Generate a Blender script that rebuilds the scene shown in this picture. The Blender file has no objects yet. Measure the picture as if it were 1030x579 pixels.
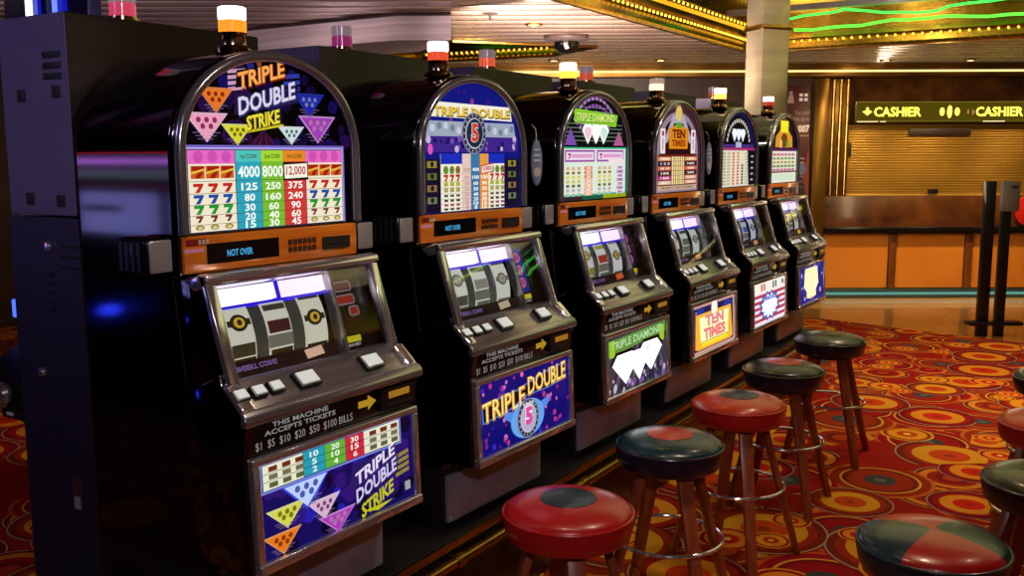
import bpy, bmesh, math, random
from mathutils import Vector, Matrix
from mathutils.geometry import tessellate_polygon
random.seed(7)
S = bpy.context.scene
COL = S.collection
PI = math.pi
YAW = math.radians(31.955)

# ------------------------------------------------------------------ materials
def lin(h):
    h = h.lstrip('#')
    c = [int(h[i:i+2], 16)/255 for i in (0, 2, 4)]
    return tuple(x/12.92 if x <= .04045 else ((x+.055)/1.055)**2.4 for x in c) + (1,)
_m = {}
def mat(key, color, rough=.4, metal=0., emit=0., ecol=None, spec=.5, coat=0.):
    if key in _m: return _m[key]
    m = bpy.data.materials.new(key); m.use_nodes = True
    b = m.node_tree.nodes['Principled BSDF']
    b.inputs['Base Color'].default_value = lin(color)
    b.inputs['Roughness'].default_value = rough
    b.inputs['Metallic'].default_value = metal
    b.inputs['Specular IOR Level'].default_value = spec
    if coat: b.inputs['Coat Weight'].default_value = coat; b.inputs['Coat Roughness'].default_value = .08
    if emit:
        b.inputs['Emission Color'].default_value = lin(ecol or color)
        b.inputs['Emission Strength'].default_value = emit
    _m[key] = m
    return m
def glow(color, s=1.0):                       # backlit art glass and lamps
    k = 'glow_%s_%.2f' % (color.strip('#'), s)
    if k in _m: return _m[k]
    m = mat(k, '#050505', .12, 0, s, color, .25)
    return m
def noise_mat(key, c1, c2, scale=8, rough=.4, metal=0., stretch=(1, 1, 1), bump=0., coat=0., detail=4):
    if key in _m: return _m[key]
    m = mat(key, c1, rough, metal, coat=coat)
    nt = m.node_tree; b = nt.nodes['Principled BSDF']
    tc = nt.nodes.new('ShaderNodeTexCoord'); mp = nt.nodes.new('ShaderNodeMapping')
    mp.inputs['Scale'].default_value = stretch
    nz = nt.nodes.new('ShaderNodeTexNoise'); nz.inputs['Scale'].default_value = scale; nz.inputs['Detail'].default_value = detail
    rp = nt.nodes.new('ShaderNodeValToRGB')
    rp.color_ramp.elements[0].position = .35; rp.color_ramp.elements[1].position = .65
    rp.color_ramp.elements[0].color = lin(c1); rp.color_ramp.elements[1].color = lin(c2)
    nt.links.new(tc.outputs['Object'], mp.inputs['Vector']); nt.links.new(mp.outputs[0], nz.inputs['Vector'])
    nt.links.new(nz.outputs['Fac'], rp.inputs['Fac']); nt.links.new(rp.outputs['Color'], b.inputs['Base Color'])
    if bump:
        bp = nt.nodes.new('ShaderNodeBump'); bp.inputs['Strength'].default_value = bump; bp.inputs['Distance'].default_value = .01
        nt.links.new(nz.outputs['Fac'], bp.inputs['Height']); nt.links.new(bp.outputs[0], b.inputs['Normal'])
    return m
def clear_glass(key='clear_pane', tint='#ffffff', refl=.10):
    if key in _m: return _m[key]
    m = bpy.data.materials.new(key); m.use_nodes = True
    nt = m.node_tree; nt.nodes.clear()
    o = nt.nodes.new('ShaderNodeOutputMaterial'); mx = nt.nodes.new('ShaderNodeMixShader')
    t = nt.nodes.new('ShaderNodeBsdfTransparent'); g = nt.nodes.new('ShaderNodeBsdfGlossy')
    lw = nt.nodes.new('ShaderNodeLayerWeight'); lw.inputs['Blend'].default_value = .35
    fr = nt.nodes.new('ShaderNodeMath'); fr.operation = 'MULTIPLY_ADD'; fr.inputs[1].default_value = .22; fr.inputs[2].default_value = .03; nt.links.new(lw.outputs['Facing'], fr.inputs[0])
    t.inputs['Color'].default_value = lin(tint); g.inputs['Roughness'].default_value = .03
    nt.links.new(fr.outputs[0], mx.inputs[0]); nt.links.new(t.outputs[0], mx.inputs[1]); nt.links.new(g.outputs[0], mx.inputs[2])
    nt.links.new(mx.outputs[0], o.inputs['Surface'])
    _m[key] = m
    return m

BLACK = mat('gloss_black', '#050406', .07, spec=.8)
SATIN = noise_mat('satin_black', '#0a0808', '#120d0c', 30, .42)
BOXM = noise_mat('dark_brown_laminate', '#20100e', '#281512', 12, .42)
GREY = noise_mat('grey_paint', '#4f4a62', '#565066', 40, .45, bump=.02)
CHROME = mat('chrome', '#dcd8de', .12, .90)
STEEL = noise_mat('brushed_steel', '#8e8a8c', '#a8a4a6', 60, .22, .85, (1, .05, 1))
SILVER = noise_mat('silver_plate', '#88849a', '#9692a4', 20, .3, .35)
DARK = mat('dark_plastic', '#100e10', .35)
RUBBER = mat('rubber', '#080808', .7)
BRASS = noise_mat('brass', '#9a7a38', '#b8924a', 15, .25, 1.)
WOODORG = noise_mat('orange_wood', '#b85a14', '#d67a22', 9, .22, 0, (1, .35, 4), coat=.6)
WOODRED = noise_mat('stool_wood', '#7a341a', '#9a4a26', 14, .35, 0, (3, 3, .5), coat=.3)
BASEW = noise_mat('base_wood', '#1e0f0a', '#2c160d', 6, .35, 0, (1, .2, 2), coat=.2)

# ------------------------------------------------------------------ mesh helpers
class MB:
    def __init__(s): s.v = []; s.f = []; s.mi = []
    def add(s, vs, fs, mi=0):
        o = len(s.v); s.v += [tuple(p) for p in vs]
        for f in fs: s.f.append([i+o for i in f]); s.mi.append(mi)
        return s
    def box(s, x0, y0, z0, x1, y1, z1, mi=0):
        x0, x1 = min(x0, x1), max(x0, x1); y0, y1 = min(y0, y1), max(y0, y1); z0, z1 = min(z0, z1), max(z0, z1)
        return s.add([(x0,y0,z0),(x1,y0,z0),(x1,y1,z0),(x0,y1,z0),(x0,y0,z1),(x1,y0,z1),(x1,y1,z1),(x0,y1,z1)],
              [(0,3,2,1),(4,5,6,7),(0,1,5,4),(1,2,6,5),(2,3,7,6),(3,0,4,7)], mi)
    def hexa(s, p, mi=0):     # 8 points ordered like box
        return s.add(p, [(0,3,2,1),(4,5,6,7),(0,1,5,4),(1,2,6,5),(2,3,7,6),(3,0,4,7)], mi)
    def prism(s, poly, axis, a, b, mi=0):
        n = len(poly)
        def P(p, t):
            return (t, p[0], p[1]) if axis == 'x' else (p[0], t, p[1]) if axis == 'y' else (p[0], p[1], t)
        vs = [P(p, a) for p in poly] + [P(p, b) for p in poly]
        fs = [list(range(n))[::-1], list(range(n, 2*n))] + [[i, (i+1) % n, n+(i+1) % n, n+i] for i in range(n)]
        return s.add(vs, fs, mi)
    def lathe(s, prof, n=32, c=(0, 0, 0), mi=0, mis=None):
        o = len(s.v); k = len(prof)
        for r, z in prof:
            for i in range(n):
                a = 2*PI*i/n; s.v.append((c[0]+r*math.cos(a), c[1]+r*math.sin(a), c[2]+z))
        for j in range(k-1):
            for i in range(n):
                i2 = (i+1) % n
                s.f.append([o+j*n+i, o+j*n+i2, o+(j+1)*n+i2, o+(j+1)*n+i]); s.mi.append(mis[j] if mis else mi)
        s.f.append([o+i for i in range(n)][::-1]); s.mi.append(mis[0] if mis else mi)
        s.f.append([o+(k-1)*n+i for i in range(n)]); s.mi.append(mis[-1] if mis else mi)
        return s
    def tube(s, pts, r, n=10, closed=False, mi=0):
        pts = [Vector(p) for p in pts]; N = len(pts); o = len(s.v); up = None
        for i, p in enumerate(pts):
            if closed: d = pts[(i+1) % N]-pts[i-1]
            else: d = pts[min(i+1, N-1)]-pts[max(i-1, 0)]
            d.normalize()
            if up is None:
                up = Vector((0, 0, 1)) if abs(d.z) < .9 else Vector((1, 0, 0))
            a = d.cross(up).normalized(); b = a.cross(d).normalized(); up = b
            for k in range(n):
                t = 2*PI*k/n; s.v.append(tuple(p+a*(r*math.cos(t))+b*(r*math.sin(t))))
        for i in range(N if closed else N-1):
            j = (i+1) % N
            for k in range(n):
                k2 = (k+1) % n
                s.f.append([o+i*n+k, o+i*n+k2, o+j*n+k2, o+j*n+k]); s.mi.append(mi)
        if not closed:
            s.f.append([o+k for k in range(n)]); s.mi.append(mi)
            s.f.append([o+(N-1)*n+k for k in range(n)][::-1]); s.mi.append(mi)
        return s
    def mesh(s, name, mats, bevel=0., seg=2, ang=40, fixn=True):
        me = bpy.data.meshes.new(name)
        bm = bmesh.new()
        bv = [bm.verts.new(p) for p in s.v]
        for f, mi in zip(s.f, s.mi):
            try:
                fc = bm.faces.new([bv[i] for i in f]); fc.material_index = mi; fc.smooth = True
            except ValueError: pass
        if fixn: bmesh.ops.recalc_face_normals(bm, faces=bm.faces)
        if bevel:
            ed = [e for e in bm.edges if len(e.link_faces) == 2 and e.calc_face_angle(0) > .5]
            bmesh.ops.bevel(bm, geom=ed, offset=bevel, segments=seg, profile=.5, affect='EDGES', clamp_overlap=True)
            for f in bm.faces: f.smooth = True
        bm.to_mesh(me); bm.free()
        for m in (mats if isinstance(mats, (list, tuple)) else [mats]): me.materials.append(m)
        me.set_sharp_from_angle(angle=math.radians(ang))
        if bevel and (name.endswith('cabinet') or name in ('column', 'front_panel')): me['wn'] = 1
        return me
    def build(s, name, mats, parent=None, bevel=0., seg=2, ang=40, fixn=True):
        return link(name, s.mesh(name, mats, bevel, seg, ang, fixn), parent)

def link(name, me, parent=None):
    o = bpy.data.objects.new(name, me); COL.objects.link(o)
    if parent: o.parent = parent
    if me.get('wn'):
        w = o.modifiers.new('normals', 'WEIGHTED_NORMAL'); w.keep_sharp = True; w.weight = 100
    return o
def tag(o, label=None, cat=None, group=None, kind=None):
    if label: o['label'] = label
    if cat: o['category'] = cat
    if group: o['group'] = group
    if kind: o['kind'] = kind
    return o
def thing(name, loc, label, cat, group=None, rz=0):
    o = bpy.data.objects.new(name, None); COL.objects.link(o)
    o.empty_display_size = .1
    o.location = loc; o.rotation_euler = (0, 0, rz)
    return tag(o, label, cat, group)
def struct(name, mb, mats, **k):
    return tag(mb.build(name, mats, **k), kind='structure')

# text outlines -> flat polygons
_t = {}
def text_polys(st, bold=.03):
    k = (st, bold)
    if k in _t: return _t[k]
    cu = bpy.data.curves.new('glyphs', 'FONT'); cu.body = st; cu.size = 1; cu.offset = bold; cu.resolution_u = 2
    cu.align_x = 'CENTER'
    ob = bpy.data.objects.new('glyphs', cu); COL.objects.link(ob)
    dg = bpy.context.evaluated_depsgraph_get(); dg.update()
    me = bpy.data.meshes.new_from_object(ob.evaluated_get(dg))
    vs = [(v.co.x, v.co.y) for v in me.vertices]; fs = [list(p.vertices) for p in me.polygons]
    bpy.data.objects.remove(ob); bpy.data.curves.remove(cu); bpy.data.meshes.remove(me)
    x0 = min(v[0] for v in vs); x1 = max(v[0] for v in vs); y0 = min(v[1] for v in vs); y1 = max(v[1] for v in vs)
    vs = [((x-(x0+x1)/2)/max(x1-x0, 1e-6), (y-(y0+y1)/2)/max(y1-y0, 1e-6)) for x, y in vs]
    _t[k] = (vs, fs); return _t[k]

class Art:
    """flat coloured shapes stacked in thin layers on one face, one mesh"""
    def __init__(s, step=.0006): s.items = []; s.mats = []; s.step = step
    def mi(s, m):
        if m not in s.mats: s.mats.append(m)
        return s.mats.index(m)
    def poly(s, pts, m, l=1):
        s.items.append((list(pts), [list(range(len(pts)))], s.mi(m), l)); return s
    def rect(s, x0, y0, x1, y1, m, l=1): return s.poly([(x0,y0),(x1,y0),(x1,y1),(x0,y1)], m, l)
    def tri(s, cx, top, w, h, m, l=1): return s.poly([(cx-w/2,top),(cx,top-h),(cx+w/2,top)], m, l)
    def disc(s, cx, cy, r, m, l=1, n=24, ry=None):
        ry = ry or r
        return s.poly([(cx+r*math.cos(2*PI*i/n), cy+ry*math.sin(2*PI*i/n)) for i in range(n)], m, l)
    def dia(s, cx, cy, w, h, m, l=1):       # brilliant-cut diamond outline
        return s.poly([(cx-w*.3,cy+h*.5),(cx-w*.5,cy+h*.2),(cx,cy-h*.5),(cx+w*.5,cy+h*.2),(cx+w*.3,cy+h*.5)], m, l)
    def text(s, st, cx, cy, w, h, m, l=3, rot=0, shear=0, bold=.03):
        vs, fs = text_polys(st, bold); c, n = math.cos(rot), math.sin(rot)
        q = []
        for x, y in vs:
            x, y = x*w, y*h
            x, y = x, y + shear*x
            q.append((cx+x*c-y*n, cy+x*n+y*c))
        s.items.append((q, fs, s.mi(m), l)); return s
    def seven(s, cx, cy, w, h, m, l=3):
        w *= 1.25; h *= 1.08
        return s.poly([(cx-w*.5,cy+h*.5),(cx-w*.5,cy+h*.14),(cx+w*.05,cy+h*.14),(cx-w*.34,cy-h*.5),(cx+w*.10,cy-h*.5),(cx+w*.5,cy+h*.3),(cx+w*.5,cy+h*.5)], m, l)
    def build(s, name, fn, parent=None, base=None):
        mb = MB()
        if base: base(mb)
        for q, fs, mi, l in s.items:
            mb.add([fn(x, y, l*s.step) for x, y in q], fs, mi)
        o = mb.build(name, s.mats, parent, fixn=False)
        return o

# ------------------------------------------------------------------ slot machine common geometry (local: +x out of the face, y to the viewer's right, z up; z=0 floor)
HW = .277
def arch(hw, zs, top, n=28, z0=None):
    p = []
    if z0 is not None: p.append((hw, z0))
    for i in range(n+1):
        a = PI*i/n; c = math.cos(a); sn = math.sin(a)
        p.append((hw*c, zs+(top-zs)*(sn**.93)))
    if z0 is not None: p.append((-hw, z0))
    return p
RD = Vector((.302, 0, -.953)); RN = Vector((.953, 0, .302)); RO = Vector((.058, 0, 1.193))
def RP(y, t, off=0.):
    p = RO+RD*t+RN*off; return (p.x, y, p.z)
def RPz(t, off=0.):
    p = RO+RD*t+RN*off; return (p.x, p.z)
BX = lambda z: .184+(.827-z)*.043
DP0 = Vector((.116, 0, .987)); DP1 = Vector((.186, 0, .930)); DD = (DP1-DP0); DL = DD.length; DD = DD/DL
DNn = Vector((-DD.z, 0, DD.x)); DNn = DNn if DNn.z > 0 else -DNn
def DPt(y, t, off=0.):
    p = DP0+DD*t+DNn*off; return (p.x, y, p.z)

CM = {}
def cached(key, fn):
    if key not in CM: CM[key] = fn()
    return CM[key]

def m_cabinet():
    b = MB()
    b.prism([(-.346,.555),(.078,.555),(.083,.575),(.007,.94),(-.024,1.17),(-.024,1.215),(-.346,1.215)], 'y', -HW, HW)
    b.prism(arch(HW, 1.455, 1.687, z0=1.19), 'x', -.346, -.001)
    return b.mesh('cabinet', BLACK, .012, 3)
def m_stand():
    b = MB(); b.box(-.34, -.262, .371, .068, .262, .556)
    return b.mesh('stand', SATIN, .004)
def m_lower_panel():
    b = MB(); b.box(.0685, -.25, .395, .082, .25, .535)
    for y in (-.238, .238):
        for z in (.406, .524): b.lathe([(.004,0),(.004,.003),(.002,.004)], 8, (.082, y, z))
    return b.mesh('lower_panel', SILVER, .003)
def m_door():
    b = MB()
    r0 = RPz(.012, -.05); r1 = RPz(.21, -.05)
    core = [(-.03,1.197),(.03,1.197), r0, r1, (.10,.95),(.10,.905),(.176,.900),(.176,.835),(BX(.6)-.008,.585),(.0,.585),(-.03,.95)]
    b.prism(core, 'y', -.245, .245)
    up = [(-.03,1.199),(.05,1.199), RPz(.0,0.), RPz(.20,0.), (.06,.93), (-.02,.95)]
    lo = [RPz(.196,-.001), RPz(.222,-.001), (.186,.926), (.194,.912), (.186,.885), (.178,.83), (BX(.6)-.004,.583), (.02,.583), (-.005,.95)]
    for a, c in ((-.263, -.24), (.24, .263)): b.prism(up, 'y', a, c)
    for a, c in ((-.278, -.2455), (.2455, .278)): b.prism(lo, 'y', a, c)
    return b.mesh('door', BLACK, .006, 3)
def m_arch_rim():
    b = MB(); pts = [(.008, y, z) for y, z in arch(.262, 1.455, 1.672, 40, 1.288)]
    b.tube(pts, .0125, 12)
    return b.mesh('arch_rim', mat('rim_chrome', '#8c8a92', .2, .82))
def m_bezel():
    b = MB(); b.box(-.022, -.263, 1.203, .006, .263, 1.283)
    return b.mesh('bezel_panel', WOODORG, .004)
def m_reel_frame():
    b = MB()
    for sg in (-1, 1):
        y0, y1 = sg*.266, sg*.236
        a, c = min(y0, y1), max(y0, y1)
        b.hexa([RP(a,.235,-.004),RP(a,.235,.014),RP(c,.235,.010),RP(c,.235,-.004),RP(a,-.012,-.004),RP(a,-.012,.014),RP(c,-.012,.010),RP(c,-.012,-.004)])
        d0, d1 = sorted((sg*.278, sg*.244))
        P = [RPz(.224,.012), (.185,.938)]; Q = [RPz(.224,-.004), (.180,.924)]
        b.hexa([(Q[1][0],d0,Q[1][1]),(P[1][0],d0,P[1][1]),(P[1][0],d1,P[1][1]),(Q[1][0],d1,Q[1][1]),(Q[0][0],d0,Q[0][1]),(P[0][0],d0,P[0][1]),(P[0][0],d1,P[0][1]),(Q[0][0],d1,Q[0][1])])
    b.prism([RPz(-.012,-.05), RPz(-.016,.0), RPz(-.008,.018), RPz(.006,.020), RPz(.016,.008), RPz(.016,-.03)], 'y', -.266, .266)
    return b.mesh('reel_frame', CHROME, .004, 3)
def m_divider():
    b = MB(); b.hexa([RP(.096,.215,-.03),RP(.096,.215,.002),RP(.104,.215,.002),RP(.104,.215,-.03),RP(.096,.012,-.03),RP(.096,.012,.002),RP(.104,.012,.002),RP(.104,.012,-.03)])
    return b.mesh('divider', STEEL)
def m_reel_glass():
    b = MB(); b.hexa([RP(-.238,.215,0),RP(-.238,.215,.003),RP(.238,.215,.003),RP(.238,.215,0),RP(-.238,.014,0),RP(-.238,.014,.003),RP(.238,.014,.003),RP(.238,.014,0)])
    return b.mesh('reel_glass', clear_glass())
def m_deck():
    b = MB()
    b.prism([(.10,.987),(.116,.987),(.186,.930),(.186,.903),(.10,.903)], 'y', -.244, .244)
    b.prism([(.183,.938),(.194,.930),(.201,.918),(.199,.906),(.190,.901),(.180,.905)], 'y', -.284, .284)
    return b.mesh('deck', STEEL, .005, 3)
def m_button(w, d, h=.011):
    b = MB()
    def bx(w, d, o0, o1, mi):
        b.hexa([DPt(-w/2,-d/2,o0),DPt(-w/2,d/2,o0),DPt(w/2,d/2,o0),DPt(w/2,-d/2,o0),DPt(-w/2,-d/2,o1),DPt(-w/2,d/2,o1),DPt(w/2,d/2,o1),DPt(w/2,-d/2,o1)], mi)
    bx(w, d, 0, h, 0); bx(w*.86, d*.8, h, h+.003, 1)
    return b.mesh('button', [DARK, glow('#e8e6dc', .8)], .001)
def m_strip():
    b = MB(); b.box(.10, -.266, .836, BX(.87)-.002, .266, .902)
    return b.mesh('bill_panel', mat('bill_black', '#0c0a0a', .25), .003)
def m_bill_slot():
    b = MB(); X = BX(.87)-.002
    b.box(X, .135, .845, X+.012, .258, .897, 0); b.box(X+.012, .15, .852, X+.0145, .243, .858, 1); b.box(X+.012, .16, .872, X+.0135, .235, .888, 2)
    return b.mesh('bill_slot', [DARK, RUBBER, glow('#c88a28', .55)], .0)
def m_belly_frame():
    b = MB()
    def bar(y0, y1, z0, z1, p=.010):
        b.hexa([(BX(z0)-.03,y0,z0),(BX(z0)+p,y0,z0),(BX(z0)+p,y1,z0),(BX(z0)-.03,y1,z0),(BX(z1)-.03,y0,z1),(BX(z1)+p,y0,z1),(BX(z1)+p,y1,z1),(BX(z1)-.03,y1,z1)])
    bar(-.266, .266, .815, .832); bar(-.266, .266, .583, .606, .014); bar(-.266, -.246, .606, .815); bar(.246, .266, .606, .815)
    return b.mesh('belly_frame', CHROME, .004, 3)
def m_pod(sg):
    b = MB(); y0, y1 = sg*.2775, sg*.340
    b.box(-.115, y0, 1.206, -.012, y1, 1.284, 0)
    return b.mesh('side_pod', [mat('pod_black', '#0b0a0c', .2)], .012, 3)
def m_pod_face(sg):
    b = MB(); b.box(-.012, sg*.283, 1.211, -.005, sg*.337, 1.279)
    return b.mesh('pod_face', mat('pod_silver', '#a9a4a6', .3, .6), .006, 3)
def m_pod_grille(sg):
    b = MB()
    for i in range(4): b.box(-.10+i*.02, sg*.340, 1.215, -.092+i*.02, sg*.343, 1.275)
    return b.mesh('grille', mat('grille_grey', '#2c2a34', .3, .5))
def m_candle_base():
    b = MB(); b.lathe([(.040,-.006),(.042,.004),(.034,.008),(.030,.012),(.029,.036),(.032,.040)], 24)
    return b.mesh('lamp_base', mat('lamp_metal', '#b89a78', .15, 1.))
def m_lens(z0, z1, r=.031):
    b = MB(); b.lathe([(r*.9,z0),(r,z0+.002),(r,z1-.002),(r*.9,z1)], 24)
    return b.mesh('lens', DARK)

def screen_text(mode):
    a = Art()
    return a

BUL = [('button', -.258, .036, .030), ('button', -.210, .036, .030), ('button', -.162, .036, .030), ('button', -.072, .062, .044), ('button', .140, .062, .042)]

def slot_machine(idx, loc, rz, label, art_top, art_belly, art_reels, art_info, lamp_cols, strips):
    t = thing('slot_machine', loc, label, 'slot machine', 'slot machines along the base bench', rz)
    link('cabinet', cached('cab', m_cabinet), t)
    link('stand', cached('stand', m_stand), t)
    link('lower_panel', cached('lp', m_lower_panel), t)
    link('door', cached('door', m_door), t)
    link('arch_rim', cached('rim', m_arch_rim), t)
    art_top().build('top_glass', lambda y, z, l: (.001+l, y, z), t)
    bz = link('bezel_panel', cached('bez', m_bezel), t)
    def disp():
        a = Art()
        a.rect(-.205, 1.220, .0, 1.264, mat('display_black', '#050508', .12), 1)
        a.text('NOT OVER', -.115, 1.240, .072, .015, glow('#4fb4ee', .9), 2, bold=.02)
        return a
    disp().build('display', lambda y, z, l: (.0062+l, y, z), bz)
    def keyp():
        b = MB()
        for r in range(2):
            for c in range(6): b.box(.006, .030+c*.0155, 1.226+r*.018, .009, .040+c*.0155, 1.238+r*.018)
        return b.mesh('speaker_grille', mat('grille_brown', '#3a1a0a', .5))
    link('speaker_grille', cached('keyp', keyp), bz)
    def emb():
        a = Art(); a.rect(-.258, 1.262, -.205, 1.276, mat('emblem_maroon', '#7a1c18', .3), 1); a.rect(-.262, 1.248, -.214, 1.256, mat('emblem_pink', '#d88ab0', .3), 1)
        for k in range(3): a.rect(-.226+k*.010, 1.264, -.219+k*.010, 1.274, mat('emblem_pale', '#c8a890', .3), 2)
        return a
    emb().build('emblem', lambda y, z, l: (.0062+l, y, z), bz)
    def cardr():
        b = MB(); b.box(.006, .140, 1.224, .012, .232, 1.254, 0); b.box(.012, .155, 1.236, .0135, .218, 1.241, 1)
        return b.mesh('card_reader', [mat('reader', '#241c18', .3), RUBBER], .0)
    link('card_reader', cached('cardr', cardr), bz)
    for sg in (-1, 1):
        p = link('side_pod', cached('pod%d' % sg, lambda: m_pod(sg)), t)
        link('pod_face', cached('pf%d' % sg, lambda: m_pod_face(sg)), p)['label'] = 'silver front plate'
        link('grille', cached('pg%d' % sg, lambda: m_pod_grille(sg)), p)
    link('reel_frame', cached('rf', m_reel_frame), t)
    link('divider', cached('dv', m_divider), t)
    # three reels, light boxes above, info card at the right
    R = .17
    for k, cy in enumerate((-.180, -.072, .038)):
        art_reels[k].build('reel', lambda y, s, l, cy=cy: RP(cy+y, .115+(R+l)*math.sin(s/R), -.190+(R+l)*math.cos(s/R)), t,
            )
    for k, (y0, y1) in enumerate(((-.234, -.065), (-.05, .088))):
        def lb(y0=y0, y1=y1):
            b = MB(); b.hexa([RP(y0,.056,-.048),RP(y0,.056,-.012),RP(y1,.056,-.012),RP(y1,.056,-.048),RP(y0,.020,-.048),RP(y0,.020,-.012),RP(y1,.020,-.012),RP(y1,.020,-.048)])
            return b.mesh('light_box', glow('#f4ecff' if k == 0 else '#f6d8ff', 1.5))
        link('light_box', cached('lb%d' % k, lb), t)
    def trims():
        b = MB(); b.hexa([RP(-.236,.064,-.048),RP(-.236,.064,-.014),RP(.09,.064,-.014),RP(.09,.064,-.048),RP(-.236,.058,-.048),RP(-.236,.058,-.014),RP(.09,.058,-.014),RP(.09,.058,-.048)])
        b.hexa([RP(-.063,.058,-.048),RP(-.063,.058,-.012),RP(-.052,.058,-.012),RP(-.052,.058,-.048),RP(-.063,.018,-.048),RP(-.063,.018,-.012),RP(-.052,.018,-.012),RP(-.052,.018,-.048)])
        return b.mesh('light_trim', glow('#2a18e0', .9))
    link('light_trim', cached('ltr', trims), t)['label'] = 'blue lit trim'
    art_info.build('info_card', lambda y, d, l: RP(y, d, -.02+l), t)
    # coin tray lip inside the glass with the small lettering
    a = Art(); a.rect(-.236, .180, .094, .213, mat('sill_brown', '#241418', .3), 1)
    a.text('INSERT COINS', -.165, .195, .11, .012, glow('#9a80c8', .5), 2)
    a.poly([(-.02,.207),(-.025,.186),(.03,.182),(.035,.203)], glow(strips, .8), 2)
    a.build('coin_sill', lambda y, d, l: RP(y, d, -.012+l), t)
    link('reel_glass', cached('rg', m_reel_glass), t)
    dk = link('deck', cached('deck', m_deck), t)
    for nm, y, w, d in BUL:
        o = link(nm, cached('bt%.3f' % w, lambda: m_button(w, d)), dk)
        o.location = (DD*(DL*.52))[:]; o.location.y = y
    st = link('bill_panel', cached('strip', m_strip), t)
    def lett():
        a = Art(); g = glow('#c9c2bc', .42)
        a.text('THIS MACHINE', -.115, .891, .165, .011, g, 1, bold=.02)
        a.text('ACCEPTS TICKETS', -.115, .876, .21, .011, g, 1, bold=.02)
        a.text('$1  $5  $10  $20  $50  $100 BILLS', -.1, .852, .29, .020, g, 1, bold=.0)
        y = glow('#c89a28', .7)
        a.poly([(.065,.866),(.098,.866),(.098,.856),(.127,.874),(.098,.892),(.098,.882),(.065,.882)], y, 1)
        return a
    xx = BX(.87)-.0015
    if 'lett' not in CM:
        o = lett().build('lettering', lambda y, z, l: (xx+l, y, z), st); CM['lett'] = o.data
    else: link('lettering', CM['lett'], st)
    link('bill_slot', cached('bs', m_bill_slot), st)
    link('belly_frame', cached('bf', m_belly_frame), t)
    art_belly().build('belly_glass', lambda y, z, l: (BX(z)+l, y, z), t)
    c = link('signal_lamp', cached('cb', m_candle_base), t); c.location = (-.075, -.07 if idx else -.04, 1.686)
    z = .040
    for h, col, s in lamp_cols:
        def ln(z=z, h=h, col=col, s=s):
            m = m_lens(z, z+h); m.materials[0] = glow(col, s); return m
        link('lens', cached('ln%s%.3f%.2f' % (col, z, s), ln), c); z += h+.0005
    return t

# ------------------------------------------------------------------ artwork of the six machines
W = lambda s=1.: glow('#f6efdc', s)
def bg_arch(a, m, hw=.256, top=1.665): a.poly(arch(hw, 1.455, top, 30, 1.286), m, 0); return a
def dots(a, n, x0, x1, y0, y1, ms, r=(.003, .008), l=1, seed=1, inside=None):
    rg = random.Random(seed)
    for _ in range(n):
        x, y = rg.uniform(x0, x1), rg.uniform(y0, y1)
        if inside and not inside(x, y): continue
        a.disc(x, y, rg.uniform(*r), rg.choice(ms), l, 8)
    return a
in_arch = lambda x, y: y < 1.455 or (x/.24)**2+((y-1.455)/.195)**2 < 1
def logo_bars(a, cx, cy, w, h, m, l):       # striped wings behind the logo
    for i in range(4):
        a.poly([(cx-w/2, cy-h/2+i*h/4), (cx+w/2, cy-h/2+i*h/4+w*.12), (cx+w/2, cy-h/2+i*h/4+h*.16+w*.12), (cx-w/2, cy-h/2+i*h/4+h*.16)], m, l)
def tri_card(a, cx, top, w, h, col, ink, edge, l=2, s=.9):
    a.tri(cx, top+.004, w*1.1, h*1.12, glow(edge, .75), l); a.tri(cx, top, w*.94, h*.94, glow(col, s), l+1)
    for r in range(2):
        n = 3-r
        for k in range(n): a.disc(cx+(k-(n-1)/2)*w*.2, top-h*(.2+.24*r), w*.06, glow(ink, .5), l+2, 8)
    for r in range(3): a.rect(cx-w*.34+r*.006, top-h*(.66+.12*r)-.002, cx+w*.34-r*.01, top-h*(.66+.12*r), glow('#9a7ab0', .45), l)
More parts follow.
